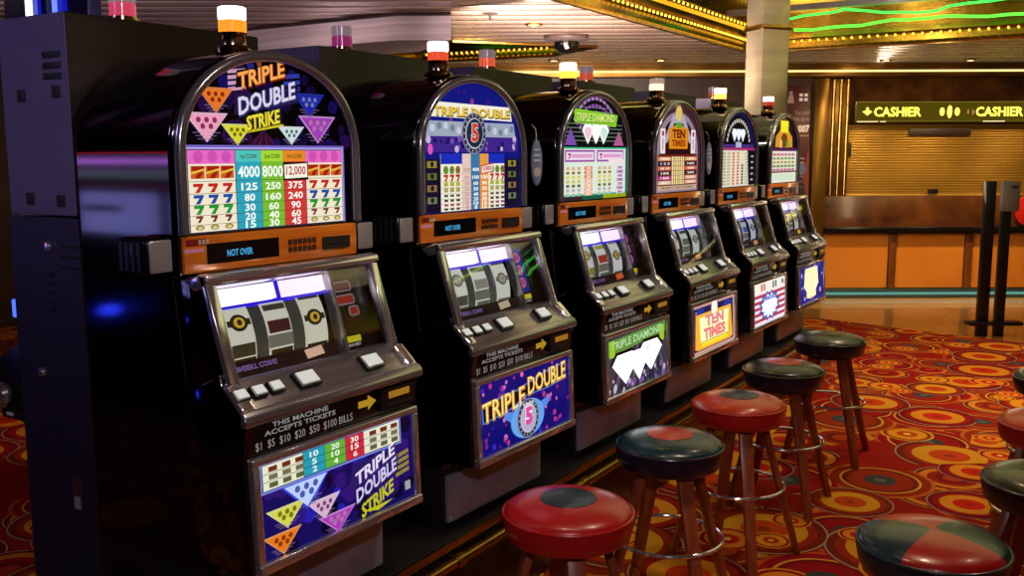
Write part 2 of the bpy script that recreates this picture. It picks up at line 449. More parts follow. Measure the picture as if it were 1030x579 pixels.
def top1():
    a = bg_arch(Art(), mat('glass_night', '#04030a', .12, spec=.25))
    dots(a, 70, -.24, .24, 1.47, 1.64, [glow('#1b1470', .5), glow('#3a1260', .4), glow('#160a40', .6)], (.008, .02), 1, 3, in_arch)
    a.disc(-.035, 1.655, .007, glow('#a8501c', .7), 2); a.disc(-.06, 1.648, .010, glow('#26309a', .6), 2)
    logo_bars(a, -.10, 1.615, .05, .05, glow('#e0a8c8', .8), 2); logo_bars(a, .062, 1.61, .05, .06, glow('#3444b8', .7), 2)
    a.poly([(-.105,1.598),(.045,1.622),(.04,1.66),(-.1,1.636)], mat('logo_dark', '#12060a', .2), 3)
    a.text('TRIPLE', -.028, 1.628, .142, .040, glow('#7a1c0c', .8), 4, shear=.26, bold=.06); a.text('TRIPLE', -.030, 1.630, .138, .036, glow('#f2a050', 1.1), 5, shear=.26, bold=.03)
    a.poly([(-.112,1.540),(.078,1.572),(.082,1.612),(-.108,1.582)], glow('#20184a', .8), 3)
    a.text('DOUBLE', -.012, 1.578, .174, .046, glow('#2a2a64', .9), 4, shear=.26, bold=.07); a.text('DOUBLE', -.015, 1.580, .170, .040, glow('#d9d2ea', 1.0), 5, shear=.26, bold=.03)
    a.poly([(-.085,1.500),(.03,1.518),(.03,1.523),(-.085,1.506)], glow('#d8cc28', .9), 4)
    a.text('STRIKE', -.028, 1.530, .10, .036, glow('#5a4a08', .8), 4, shear=.2, bold=.08); a.text('STRIKE', -.030, 1.531, .098, .032, glow('#eede3c', 1.), 5, shear=.2, bold=.03)
    tri_card(a, -.16, 1.592, .09, .05, '#f07a28', '#b03a10', '#e88a50'); tri_card(a, .115, 1.592, .094, .05, '#1c2cc0', '#98a0e0', '#2434a0', s=.7)
    tri_card(a, -.187, 1.538, .106, .056, '#f4a4c4', '#c03a70', '#f8c8dc'); tri_card(a, -.105, 1.516, .08, .042, '#e0e02c', '#9a8a10', '#eef090')
    tri_card(a, .055, 1.514, .076, .038, '#d4e8e8', '#6a8aa0', '#eef4f4'); tri_card(a, .140, 1.54, .112, .058, '#a83cbc', '#e6a0d8', '#d29ae0')
    for i in range(9):     # fan in the middle
        x = -.03+(i-4)*.011; a.poly([(-.03,1.508),(x-.004,1.474),(x+.004,1.474)], glow('#6a2050' if i % 2 else '#3a1240', .6), 1)
    # paytable
    a.rect(-.252, 1.288, .228, 1.474, glow('#7a68c8', .9), 2); a.rect(-.247, 1.288, .223, 1.469, glow('#b8b0ee', .9), 3); a.rect(-.243, 1.288, .219, 1.465, glow('#2a1c60', .8), 4)
    cols = [(-.241,-.117,'#f6ecd0'),(-.115,-.043,'#2aa6bc'),(-.042,.024,'#7cc030'),(.025,.094,'#da3a36'),(.096,.217,'#f6ecd0')]
    for x0, x1, c in cols: a.rect(x0, 1.290, x1, 1.463, glow(c, .95), 5)
    a.rect(-.241, 1.434, -.117, 1.463, glow('#ee6ac8', .95), 6); a.rect(.096, 1.434, .217, 1.463, glow('#ee6ac8', .95), 6)
    for q in range(3):
        for x0 in (-.215, .118): a.disc(x0+q*.037, 1.449, .013, glow('#d656b8', .9), 7)
    for (x0, x1, c), tx in zip(cols[1:4], ('1st COIN', '2nd COIN', '3rd COIN')):
        a.rect(x0, 1.438, x1, 1.463, glow({'#2aa6bc':'#4cc8c0','#7cc030':'#a8dc38','#da3a36':'#ee8a28'}[c], .95), 6); a.text(tx, (x0+x1)/2, 1.450, .046, .010, glow('#5a6a18', .6), 7, bold=.02)
    rows = [1.416, 1.383, 1.359, 1.337, 1.317, 1.299]
    vals = [('4000','8000',''),('125','250','375'),('80','160','240'),('30','60','90'),('20','40','60'),('15','30','45')]
    sev = ['#d84a14', '#c8281c', '#1c4ca8', '#1e9a34', '#7a2a2a', '#b8a040']
    for r, (z, vv) in enumerate(zip(rows, vals)):
        hh = .026 if r == 0 else .0165
        a.rect(-.241, z-.0125-(.007 if r == 0 else 0), .217, z-.0115-(.007 if r == 0 else 0), glow('#6a5a40', .4), 6)
        for (x0, x1, c), v in zip(cols[1:4], vv):
            if v: a.text(v, (x0+x1)/2, z, (.062 if len(v) == 4 else .046 if len(v) == 3 else .030), hh, glow('#f4f6ee', 1.1), 7, bold=.02)
        for x0 in (-.218, .118):
            for q in range(3):
                x = x0+q*.039
                if r == 0: a.rect(x-.018, z-.013, x+.018, z+.014, glow('#d66414', .9), 7); a.seven(x+.002, z, .026, .024, glow('#a81c10', .9), 8); a.poly([(x-.018,z-.004),(x+.018,z+.004),(x+.018,z+.009),(x-.018,z+.001)], glow('#f0c040', .9), 9)
                elif r < 5: a.seven(x, z, .021 if r < 4 else .015, .018 if r < 4 else .013, glow(sev[r], .9), 7)
                else: a.disc(x, z, .012, glow(sev[r], .8), 7, 12, .006); a.disc(x, z-.001, .006, glow('#efe6c0', .8), 8, 10, .003)
    a.rect(.022, 1.394, .101, 1.436, mat('ink_black', '#080606', .2), 8); a.poly([(.026,1.398),(.098,1.400),(.097,1.433),(.025,1.430)], glow('#f4eee0', 1.05), 9)
    a.text('12,000', .061, 1.415, .062, .024, glow('#c02a1c', .9), 10, bold=.02)
    return a
def belly_bg(a, c, s=.8): a.rect(-.246, .606, .246, .815, glow(c, s), 0); return a
def belly1():
    a = belly_bg(Art(), '#1a1068', .7)
    dots(a, 60, -.235, .235, .615, .80, [glow('#2a24c8', .7), glow('#140a3c', .5), glow('#3c1c8c', .6), glow('#0a0620', .5)], (.012, .03), 1, 5)
    a.poly([(-.16,.79),(-.02,.79),(-.09,.70)], glow('#4a5cff', .9), 2)
    a.rect(-.244, .750, .206, .815, glow('#7a8ae0', .9), 3); a.rect(-.238, .755, .200, .812, glow('#1c1a40', .8), 4)
    cs = [(-.236,-.122,'#ecebd0'),(-.121,-.055,'#22a0b8'),(-.054,.010,'#64b438'),(.011,.072,'#d22840'),(.073,.198,'#ecebd0')]
    for x0, x1, c in cs: a.rect(x0, .757, x1, .811, glow(c, .95), 5)
    vv = [('10','20','30'),('5','10','15'),('2','4','6')]
    for r, z in enumerate((.801, .784, .767)):
        for (x0, x1, c), v in zip(cs[1:4], vv[r]): a.text(v, (x0+x1)/2, z, .012*len(v)+.002, .013, glow('#f4f6ee', 1.), 6, bold=.02)
        for x0 in (-.22, .092):
            for q in range(3): a.rect(x0+q*.038, z-.006, x0+q*.038+.024, z+.005, glow(['#8a3a20', '#8a8a6a', '#707a50'][r], .6), 6)
    for z in (.7925, .7755): a.rect(-.236, z-.0006, .198, z+.0006, glow('#3a3a2a', .4), 7)
    tri_card(a, -.115, .748, .135, .062, '#b8ccff', '#6a7ae0', '#3a50f0', s=1.05); tri_card(a, -.175, .706, .105, .045, '#dcdc50', '#a0a020', '#f0f0a8')
    tri_card(a, -.065, .690, .095, .045, '#e0b8d8', '#a060a0', '#f0d8ee'); tri_card(a, -.19, .652, .10, .044, '#f07c1c', '#b84a08', '#f4a860'); tri_card(a, -.025, .646, .11, .044, '#b43cc0', '#e6a0e0', '#d890e0')
    a.poly([(.02,.688),(.19,.70),(.20,.748),(.03,.742)], glow('#2c1c6c', .8), 3)
    a.text('TRIPLE', .110, .722, .145, .034, glow('#3a2c80', .9), 4, shear=.30, bold=.07); a.text('TRIPLE', .108, .724, .140, .030, glow('#e8d8f0', 1.), 5, shear=.30, bold=.03)
    a.text('DOUBLE', .112, .683, .15, .040, glow('#241c58', .9), 4, shear=.30, bold=.07); a.text('DOUBLE', .110, .685, .145, .034, glow('#cfc4ee', 1.), 5, shear=.30, bold=.03)
    logo_bars(a, .205, .70, .05, .06, glow('#a8963c', .7), 3)
    a.text('STRIKE', .11, .640, .115, .034, glow('#c8c420', .95), 5, shear=.30, bold=.03); a.tri(.11, .622, .11, .012, glow('#c8c420', .9), 4)
    a.rect(.212, .628, .232, .650, glow('#c8c8d0', .6), 3)
    return a
def medallion(a, cx, cy, r, l, big=True):
    a.disc(cx, cy, r, glow('#8890a8', .8), l); a.disc(cx, cy, r*.93, glow('#30304c', .8), l+1); a.disc(cx, cy, r*.74, glow('#d8d4e4', .9), l+2); a.disc(cx, cy, r*.68, glow('#c0b8d8' if big else '#3a3a58', .85), l+3)
    for i in range(18):
        t = 2*PI*i/18; a.disc(cx+r*.84*math.cos(t), cy+r*.84*math.sin(t), r*.05, glow('#c8c8d8', .8), l+2, 6)
def top2():
    a = bg_arch(Art(), glow('#141a8c', .75))
    dots(a, 50, -.24, .24, 1.48, 1.65, [glow('#3a1c80', .8), glow('#0c0c50', .7), glow('#a03a98', .7)], (.004, .012), 1, 8, in_arch)
    a.poly([(-.205,1.560),(.205,1.555),(.195,1.598),(-.185,1.602)], glow('#ece8dc', 1.05), 2)
    a.text('TRIPLE DOUBLE', 0, 1.575, .39, .030, glow('#4a3408', .7), 3, bold=.06); a.text('TRIPLE DOUBLE', -.002, 1.577, .385, .027, glow('#eec83c', 1.), 4, bold=.03)
    a.poly([(-.23,1.505),(.225,1.505),(.215,1.548),(-.215,1.548)], glow('#a8b4c8', .85), 2)
    for i in range(14): a.disc(-.20+i*.031, 1.528+.008*math.sin(i), .011, glow('#7a8a9c' if i % 2 else '#d8dce8', .85), 3, 8)
    a.rect(-.235, 1.46, .235, 1.505, glow('#4a2ca0', .7), 2)
    dots(a, 30, -.22, .22, 1.465, 1.50, [glow('#8a5ac0', .8), glow('#20186a', .7), glow('#d8c8e8', .8)], (.005, .012), 3, 11)
    medallion(a, 0, 1.515, .062, 4, False); a.disc(0, 1.516, .042, glow('#20304c', .8), 8); a.text('5', 0, 1.517, .040, .058, glow('#e8e0d8', .9), 9, bold=.08); a.text('5', 0, 1.517, .036, .054, glow('#d83c28', 1.), 10, bold=.04)
    for sg in (-1, 1):
        x0, x1 = sg*.165, sg*.247
        a.rect(min(x0, x1), 1.288, max(x0, x1), 1.44, glow('#1c1230', .7), 2)
        for k in range(4):
            cy = 1.425-k*.034; a.rect(sg*.205-.022, cy-.010, sg*.205+.022, cy+.009, glow(['#a89a3a', '#6a7a3c', '#9a7a50', '#7a8a60'][k], .7), 3); a.disc(sg*.205, cy, .008, glow('#2a2410', .5), 4, 8)
    a.disc(-.212, 1.468, .012, glow('#e858c8', .9), 4, 10, .016)
    cs = [(-.165,-.062,'#f2ecd2'),(-.061,-.018,'#e8c8bc'),(-.017,.028,'#3a78a8'),(.029,.072,'#ee9a3c'),(.073,.160,'#f2ecd2')]
    for x0, x1, c in cs: a.rect(x0, 1.288, x1, 1.455, glow(c, .98), 3)
    a.rect(-.165, 1.425, -.062, 1.455, glow('#1c30c0', .9), 4); a.rect(.073, 1.425, .160, 1.455, glow('#1c30c0', .9), 4)
    rows = [1.408, 1.385, 1.367, 1.350, 1.334, 1.320, 1.307, 1.295]
    ics = ['#7a9a3c', '#c0241c', '#b8b83c', '#b0a868', '#505058', '#404048', '#b84a8a', '#604a50']
    for r, z in enumerate(rows):
        a.rect(-.165, z-.0105, .160, z-.0098, glow('#7a6a58', .4), 4)
        for x0 in (-.142, .091):
            for q in range(3):
                x = x0+q*.029
                if r == 0: a.disc(x, z, .012, glow('#6a8c2c' if q < 2 else '#8a6a30', .85), 5, 10)
                elif r == 1: a.seven(x, z, .017, .018, glow('#c0241c', .95), 5)
                elif r < 4: a.rect(x-.010, z-.006, x+.010, z+.006, glow(ics[r], .85), 5)
                else: a.rect(x-.009, z-.004, x+.009, z+.003, glow(ics[r], .75), 5)
        for (x0, x1, c), v in zip(cs[1:4], [('200','400',''),('50','100','150'),('30','60','90'),('25','50','75'),('20','40','60'),('10','20','30'),('5','10','15'),('4','8','12')][r]):
            if v: a.text(v, (x0+x1)/2, z, .010*len(v)+.004, .011, glow('#ffffff' if c != '#e8c8bc' else '#c08a80', 1.0), 5, bold=.02)
    a.poly([(.030,1.394),(.095,1.400),(.097,1.428),(.032,1.420)], glow('#c82820', .9), 6); a.poly([(.034,1.397),(.092,1.403),(.093,1.424),(.036,1.417)], glow('#f4ece0', 1.), 7); a.text('1000', .064, 1.411, .046, .015, glow('#c82820', .9), 8, rot=.08)
    return a
def belly2():
    a = belly_bg(Art(), '#140f78', .85)
    dots(a, 90, -.24, .24, .612, .81, [glow('#c83a9c', .8), glow('#3a2cc8', .8), glow('#e87ac0', .8), glow('#0c0848', .8), glow('#8c2c90', .7)], (.004, .010), 1, 14)
    a.poly([(-.232,.70),(-.10,.71),(0,.735),(.12,.735),(.225,.745),(.232,.80),(.10,.79),(-.05,.765),(-.232,.757)], glow('#4a78e8', .9), 2)
    a.poly([(-.225,.704),(-.10,.715),(0,.739),(.12,.739),(.22,.750),(.226,.795),(.10,.785),(-.05,.760),(-.228,.752)], mat('ink_black', '#080606', .2), 3)
    a.text('TRIPLE', -.120, .734, .225, .062, glow('#c88a1c', .95), 4, shear=.06, bold=.05); a.text('TRIPLE', -.122, .736, .218, .055, glow('#f6dc8a', 1.1), 5, shear=.06, bold=.0)
    a.text('DOUBLE', .118, .768, .225, .060, glow('#c88a1c', .95), 4, shear=.06, bold=.05); a.text('DOUBLE', .116, .770, .218, .053, glow('#f6dc8a', 1.1), 5, shear=.06, bold=.0)
    for sg in (-1, 1): a.poly([(sg*.06,.70),(sg*.13,.712),(sg*.12,.690),(sg*.085,.672),(sg*.06,.675)], glow('#5a90f0', .9), 4)
    a.disc(0, .668, .092, glow('#6aa8f4', .95), 5, 28, .058); medallion(a, 0, .668, .060, 6); a.text('TIMES', 0, .712, .06, .010, glow('#e8e8f0', .9), 11); a.text('5', 0, .676, .044, .058, glow('#ffffff', .9), 11, bold=.10); a.text('5', 0, .676, .040, .054, glow('#e0489c', 1.0), 12, bold=.06)
    return a
def top3():
    a = bg_arch(Art(), glow('#0e1410', .6))
    for i in range(9): a.rect(-.2+.009*i if i > 4 else -.215, 1.50+i*.015, .2-.009*i if i > 4 else .215, 1.503+i*.015, glow('#8aa090', .6), 1)
    for k, r in enumerate((.19, .165, .14, .115)):
        for i in range(12):
            t0, t1 = PI*(.22+.05*i), PI*(.22+.05*i+.036)
            a.poly([(r*math.cos(t0), 1.46+r*1.0*math.sin(t0)), ((r+.010)*math.cos(t0), 1.46+(r+.010)*math.sin(t0)), ((r+.010)*math.cos(t1), 1.46+(r+.010)*math.sin(t1)), (r*math.cos(t1), 1.46+r*math.sin(t1))], glow('#a858c8' if k % 2 else '#c890e0', .75), 2)
    a.poly([(-.155,1.565),(.16,1.555),(.175,1.60),(-.16,1.615)], glow('#84c828', 1.), 3); a.text('TRIPLE DIAMOND', 0, 1.585, .29, .030, glow('#d8f080', 1.), 5, bold=.03); a.text('TRIPLE DIAMOND', .002, 1.583, .29, .032, glow('#3a6a18', .8), 4, bold=.07)
    for x in (-.06, .0, .06): a.dia(x, 1.525, .085, .072, glow('#f0f0ec', 1.2), 5 if x else 6); 
    a.dia(-.06, 1.525, .06, .05, glow('#f0c8d0', 1.), 6); a.dia(.06, 1.525, .06, .05, glow('#c8ecd8', 1.), 6)
    a.tri(-.185, 1.54, -.06, -.0, glow('#8a4ab0', .7), 3); a.poly([(-.225,1.485),(-.14,1.485),(-.185,1.545)], glow('#8a5ac0', .75), 4); a.poly([(.14,1.485),(.225,1.485),(.185,1.54)], glow('#c868a0', .75), 4)
    a.rect(-.248, 1.30, .248, 1.478, glow('#3cb88a', .9), 3); a.rect(-.24, 1.308, .24, 1.472, glow('#e2efe0', .95), 4)
    for x0, x1 in ((-.225, -.008), (.008, .225)):
        a.rect(x0, 1.425, x1, 1.468, glow('#a85ab0', .85), 5); a.rect(x0+.008, 1.432, x1-.008, 1.461, glow('#f0d8ee', 1.), 6); a.rect(x0+.045, 1.440, x1-.02, 1.453, glow('#e8a8d0', .9), 7); a.seven(x0+.03, 1.446, .016, .018, glow('#b02a60', .8), 7)
    rows = [1.402-.0155*i for i in range(7)]
    for r, z in enumerate(rows):
        for x0 in (-.205, .03):
            for q in range(3):
                a.rect(x0+q*.040-.012, z-.006, x0+q*.040+.012, z+.005, glow(['#e8b088', '#dcae44', '#e8d860', '#e0cc5c', '#98a060', '#c8b8c0', '#b8c8b0'][r], .9), 5)
                if r in (1, 4): a.rect(x0+q*.040-.010, z-.003, x0+q*.040+.010, z+.002, glow('#6a5a28', .6), 6)
        a.rect(-.085, z-.0065, -.025, z+.0065, glow('#e8743c' if r < 3 else '#f0a888', .95), 5); a.text(['2500', '300', '200', '150', '100', '60', '30'][r], -.055, z, .034, .010, glow('#fff0e0', 1.), 6)
        a.rect(.165, z-.0065, .225, z+.0065, glow('#d8b0d8' if r % 2 else '#f0dcee', .9), 5); a.text(['5000', '600', '400', '300', '200', '120', '60'][r], .195, z, .034, .010, glow('#7a3a80', .8), 6)
    a.poly([(.10,1.418),(.232,1.412),(.232,1.433),(.10,1.436)], glow('#f0e0e0', 1.), 7)
    a.rect(-.248, 1.288, -.10, 1.302, glow('#4a3040', .5), 5); a.rect(-.10, 1.288, .06, 1.302, glow('#1c6a50', .7), 5); a.rect(.06, 1.288, .248, 1.302, glow('#a8b41c', .8), 5)
    return a
def belly3():
    a = belly_bg(Art(), '#4a4a58', .6)
    for i in range(14): a.poly([(-.24+i*.036,.606),(-.23+i*.036,.606),(-.05+i*.014,.815),(-.058+i*.014,.815)], glow('#8a7a98' if i % 2 else '#2a2434', .55), 1)
    dots(a, 40, -.235, .235, .61, .67, [glow('#9a6ac0', .7), glow('#d8d0e8', .7), glow('#302840', .6)], (.006, .014), 2, 20)
    a.poly([(-.238,.745),(.238,.772),(.238,.812),(-.238,.80)], glow('#6c9c44', .8), 2); a.text('TRIPLE DIAMOND', 0, .784, .42, .030, glow('#b0dca0', .95), 3, shear=.03, bold=.03)
    for x0 in (-.225, .185): a.rect(x0, .74, x0+.04, .80, glow('#9ccc28', .95), 3)
    a.dia(-.115, .692, .215, .122, mat('ink_black', '#080606', .2), 4); a.dia(.105, .707, .215, .122, mat('ink_black', '#080606', .2), 4)
    for x, z, w in ((-.11, .686, .20), (.10, .700, .20), (0, .682, .15)): a.dia(x, z, w, .112, glow('#fbf6ff', 1.7), 6)
    a.dia(.07, .73, .05, .03, glow('#f4d8e8', 1.2), 7)
    return a
def top4():
    a = bg_arch(Art(), glow('#5a2a40', .6))
    a.poly(arch(.225, 1.455, 1.635, 24, 1.288), glow('#a898a8', .7), 1); a.poly(arch(.195, 1.455, 1.610, 24, 1.30), glow('#3a1418', .6), 2)
    a.poly([(-.16,1.50),(-.06,1.62),(.06,1.62),(.16,1.50),(.12,1.50),(.05,1.585),(-.05,1.585),(-.12,1.50)], glow('#c0b8cc', .8), 3)
    a.disc(0, 1.628, .035, glow('#e8c870', .9), 4); a.rect(-.03, 1.565, .03, 1.59, glow('#5cae3c', .9), 5)
    a.poly([(-.10,1.475),(.10,1.475),(.11,1.56),(.0,1.585),(-.11,1.56)], glow('#e08a1c', .95), 4); a.text('TEN', 0, 1.54, .14, .038, glow('#7a2408', .8), 5, bold=.05); a.text('TIMES', 0, 1.50, .15, .030, glow('#a83c0c', .8), 5, bold=.05)
    for x in (-.165, .165): a.rect(x-.025, 1.455, x+.025, 1.56, glow('#f0e4e8', .95), 3); a.disc(x, 1.54, .012, glow('#c03a3a', .8), 4); a.rect(x-.004, 1.47, x+.004, 1.52, glow('#a04848', .7), 4)
    a.rect(-.215, 1.318, .215, 1.45, glow('#8a2a20', .7), 3)
    rc = ['#f0b078', '#2a2440', '#e07858', '#2c2430', '#c83c98', '#f0c8a8']
    for r in range(6):
        z = 1.432-r*.0205
        a.rect(-.21, z-.008, -.075, z+.008, glow(rc[r], .85), 4); a.rect(.075, z-.008, .21, z+.008, glow(rc[r] if r < 4 else '#f0b8a0', .85), 4)
        a.text(['5000', '1 2 3', '10 10', '2 BAR', '1 BAR', 'ANY'][r], -.14, z, .09, .010, glow('#fff2e0', .95), 5); a.text(['10000', '1600', '400', '200', '100', '50'][r], .14, z, .08, .010, glow('#ffe8d8', .95), 5)
        for q in range(3): a.rect(-.068+q*.047, z-.009, -.028+q*.047, z+.009, glow('#f4e6b0', .95), 4); a.disc(-.048+q*.047, z, .009, glow('#d8a030', .9), 5, 10)
    a.rect(-.21, 1.296, .21, 1.316, glow('#d8b49a', .85), 4); a.text('PLAYS 1 TO 3 COINS', 0, 1.306, .34, .010, glow('#7a3a30', .7), 5)
    return a
def belly4():
    a = belly_bg(Art(), '#d8a8a0', .85)
    a.rect(-.23, .618, .23, .803, glow('#30205c', .8), 1); a.poly([(-.22,.63),(-.19,.622),(.19,.622),(.22,.63),(.20,.79),(.1,.775),(-.1,.775),(-.21,.79)], glow('#f0b030', 1.1), 2)
    a.poly([(-.16,.655),(.16,.655),(.17,.76),(-.17,.76)], glow('#fbe8a8', 1.4), 3)
    a.text('TEN', 0, .738, .22, .05, glow('#e88a98', 1.), 4, bold=.06); a.text('TIMES', 0, .683, .26, .05, glow('#f07a80', 1.), 4, bold=.06)
    a.rect(-.15, .632, .15, .650, glow('#f4d030', 1.2), 4); a.rect(-.16, .652, .16, .656, glow('#70c8a0', .9), 5); a.disc(0, .785, .035, glow('#f8e8d8', 1.2), 4)
    for x in (-.16, .16): a.poly([(x-.05,.775),(x+.05,.775),(x+.035,.80),(x-.035,.80)], glow('#2838a0', .9), 3)
    return a
def top5():
    a = bg_arch(Art(), glow('#101c58', .6))
    a.poly(arch(.19, 1.49, 1.645, 24), glow('#0a0a18', .4), 1)
    for i in range(15):
        t = PI*(.08+.84*i/14); a.disc(.165*math.cos(t), 1.49+.13*math.sin(t), .011, glow('#d8d0c0', .85), 3, 8)
    for x in (-.06, 0, .06): a.dia(x, 1.545, .075, .065, glow('#e8eef8', 1.1), 4)
    a.rect(-.04, 1.485, .04, 1.512, glow('#b8c0d8', .9), 4); a.rect(-.22, 1.488, .22, 1.50, glow('#5a3aa0', .7), 3)
    a.rect(-.248, 1.288, .248, 1.482, glow('#e6dec4', .95), 3); a.rect(-.248, 1.470, .248, 1.484, glow('#b83a78', .85), 4)
    a.poly([(.16,1.29),(.25,1.29),(.25,1.485),(.13,1.485)], glow('#14102c', .6), 4)
    for r in range(11):
        z = 1.455-r*.0152
        for x, c in ((-.20, '#b8b480'), (-.14, '#c8c8a0'), (.12, '#d0c8a0')): a.rect(x-.022, z-.005, x+.022, z+.004, glow(c, .8), 5)
        a.disc(-.07, z, .016, glow('#d8543c', .9), 5, 8, .006); a.disc(-.005, z, .016, glow('#d8843c' if r < 4 else '#d04a38', .9), 5, 8, .006)
        if r > 3: a.disc(.06, z, .016, glow('#20202c', .6), 5, 8, .006)
        if r % 2: a.rect(.19, z-.004, .225, z+.004, glow('#d8d0b8', .8), 5)
    return a
def belly5():
    a = belly_bg(Art(), '#f0e8ec', 1.0)
    for i in range(6): a.rect(-.246, .62+i*.03, .246, .635+i*.03, glow('#c83c5c', .85), 1)
    a.rect(-.236, .765, .236, .812, glow('#f4ece0', 1.05), 2)
    for x in (-.12, -.08, .06, .10): a.rect(x-.012, .772, x+.012, .806, glow('#d85a48' if x < 0 else '#505c80', .85), 3)
    a.disc(.21, .79, .014, glow('#20203c', .7), 3)
    pts = []
    for i in range(24):
        t = 2*PI*i/24; r = (1.0 if i % 2 else .72); pts.append((.17*r*math.cos(t), .688+.08*r*math.sin(t)))
    a.poly(pts, glow('#3050b8', .9), 3); a.poly([(x*.82, .688+(z-.688)*.82) for x, z in pts], glow('#d8e4f8', 1.3), 4)
    for x in (-.07, 0, .07): a.dia(x, .682, .09, .06, glow('#ffffff', 1.5), 6 if x else 7)
    a.text('DIAMONDS', 0, .728, .20, .02, glow('#3a58c0', .9), 6, bold=.05)
    return a
def top6():
    a = bg_arch(Art(), glow('#181020', .5))
    a.poly([(-.16,1.49),(.16,1.49),(.15,1.55),(.05,1.60),(-.05,1.60),(-.15,1.55)], glow('#e09a2c', .95), 2); a.rect(-.07, 1.575, .07, 1.64, glow('#f0e024', 1.05), 3)
    a.disc(0, 1.53, .06, glow('#8a4a18', .7), 3, 16, .04); a.disc(-.06, 1.51, .025, glow('#f4c870', .9), 4); a.disc(.06, 1.51, .025, glow('#6aa838', .9), 4)
    a.rect(-.245, 1.288, .245, 1.482, glow('#f0e8d4', .95), 2); a.rect(-.245, 1.468, .245, 1.486, glow('#5c1c60', .7), 3)
    for r, c in enumerate(['#f0b8c8', '#c8dca8', '#e8e0a0', '#a8d0a0', '#e8a8c0']):
        z = 1.448-r*.022; a.rect(-.22, z-.008, .22, z+.008, glow(c, .9), 3)
        for q in range(6): a.rect(-.19+q*.07, z-.005, -.155+q*.07, z+.005, glow('#8a8a58' if q % 2 else '#c07a70', .6), 4)
    a.rect(-.245, 1.345, .245, 1.352, glow('#4a2a28', .5), 4); a.rect(-.20, 1.30, .20, 1.335, glow('#d8e8cc', .95), 4)
    return a
def belly6():
    a = belly_bg(Art(), '#20208c', .85)
    dots(a, 40, -.24, .24, .612, .81, [glow('#4040d0', .9), glow('#d0c8f0', .9), glow('#100c50', .8)], (.006, .016), 1, 31)
    a.poly([(-.12,.80),(.12,.80),(.14,.70),(.08,.66),(.09,.63),(-.09,.63),(-.08,.66),(-.14,.70)], glow('#f4e4a0', 1.5), 3); a.disc(0, .71, .055, glow('#f8d8b8', 1.3), 4)
    a.disc(0, .65, .10, glow('#e8b0a0', 1.), 2, 20, .03)
    return a

def reel_art(kind, k):
    a = Art(.0012); rows = 13
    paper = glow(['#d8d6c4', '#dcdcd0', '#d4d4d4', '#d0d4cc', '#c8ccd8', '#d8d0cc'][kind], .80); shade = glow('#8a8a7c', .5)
    sm = .082
    for i in range(rows):                       # curved paper strip
        s0 = -sm+2*sm*i/rows; s1 = -sm+2*sm*(i+1)/rows
        a.rect(-.0365, s0, .0365, s1, paper, 0)
    ink = [['#3a3420', '#5a2a30', '#4a4636'], ['#8a8a80', '#b0aca0', '#6a685c'], ['#708a70', '#c84a2c', '#b8b03c'], ['#5a6a5c', '#7a8078', '#404a44'], ['#4a5878', '#5a78c8', '#38405c'], ['#8a5a50', '#6a6a7a', '#7a4a3a']][kind]
    def bar(z, h, c, s=.55):
        a.rect(-.032, z-h, .032, z+h, glow(c, s), 2)
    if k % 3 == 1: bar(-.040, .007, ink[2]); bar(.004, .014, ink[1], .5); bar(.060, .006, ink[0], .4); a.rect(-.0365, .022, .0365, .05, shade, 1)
    else:
        s = -.018 if k == 0 else .0
        a.disc(-.0, s, .024, glow(ink[0], .5), 2, 16, .019); a.disc(0, s, .015, glow('#d8b830' if kind in (0, 2) else '#b8b4a0', .7), 3, 14, .012); a.disc(0, s, .007, glow(ink[1], .5), 4, 10)
        bar(s, .007, ink[0], .5); bar(.042 if k == 0 else -.050, .014 if k == 0 else .005, ink[2], .42); bar(.064, .005, ink[0], .4)
    return a
def info_art(kind):
    a = Art()
    a.rect(.106, .018, .236, .213, mat('info_dark', '#0c0808', .2), 0)
    c = [['#2a1414', '#a83228', '#d88890', '#c8c024'], ['#1c3a9c', '#c84aa0', '#e868a8', '#d8c838'], ['#2c1438', '#b8408c', '#c86ab0', '#e0b818'], ['#1c5a6c', '#3c3c8c', '#6a5ab0', '#8a3c30'], ['#a87820', '#c89a3c', '#7a3c90', '#d8c040'], ['#8a2c2c', '#b8a8a0', '#d86a60', '#e0c828']][kind]
    if kind != 0: a.rect(.112, .03, .175, .17, glow(c[0], .6), 1)
    if kind == 0:
        for i, (x, d) in enumerate(((.150, .055), (.152, .088), (.172, .118))):
            w_ = .032 if i < 2 else .018; a.poly([(x-w_,d+.008),(x-w_+.006,d+.013),(x+w_-.006,d+.013),(x+w_,d+.008),(x+w_,d-.008),(x+w_-.006,d-.013),(x-w_+.006,d-.013),(x-w_,d-.008)], glow('#a08c94', .45), 1); a.rect(x-w_+.005, d-.009, x+w_-.005, d+.009, glow(c[1] if i else '#5a1c1c', .55), 2)
    else:
        for i in range(3): a.disc(.145, .06+.04*i, .017, glow(c[2], .7), 2, 12); a.disc(.145, .06+.04*i, .010, glow(c[1], .6), 3, 10)
    a.rect(.114, .178, .172, .193, glow(c[3], .75), 2); a.text('MAX BET', .143, .1995, .05, -.007, glow('#c8c8c8', .6), 2)
    a.rect(.116, .198, .122, .210, glow('#d8d8d8', .6), 2)
    return a

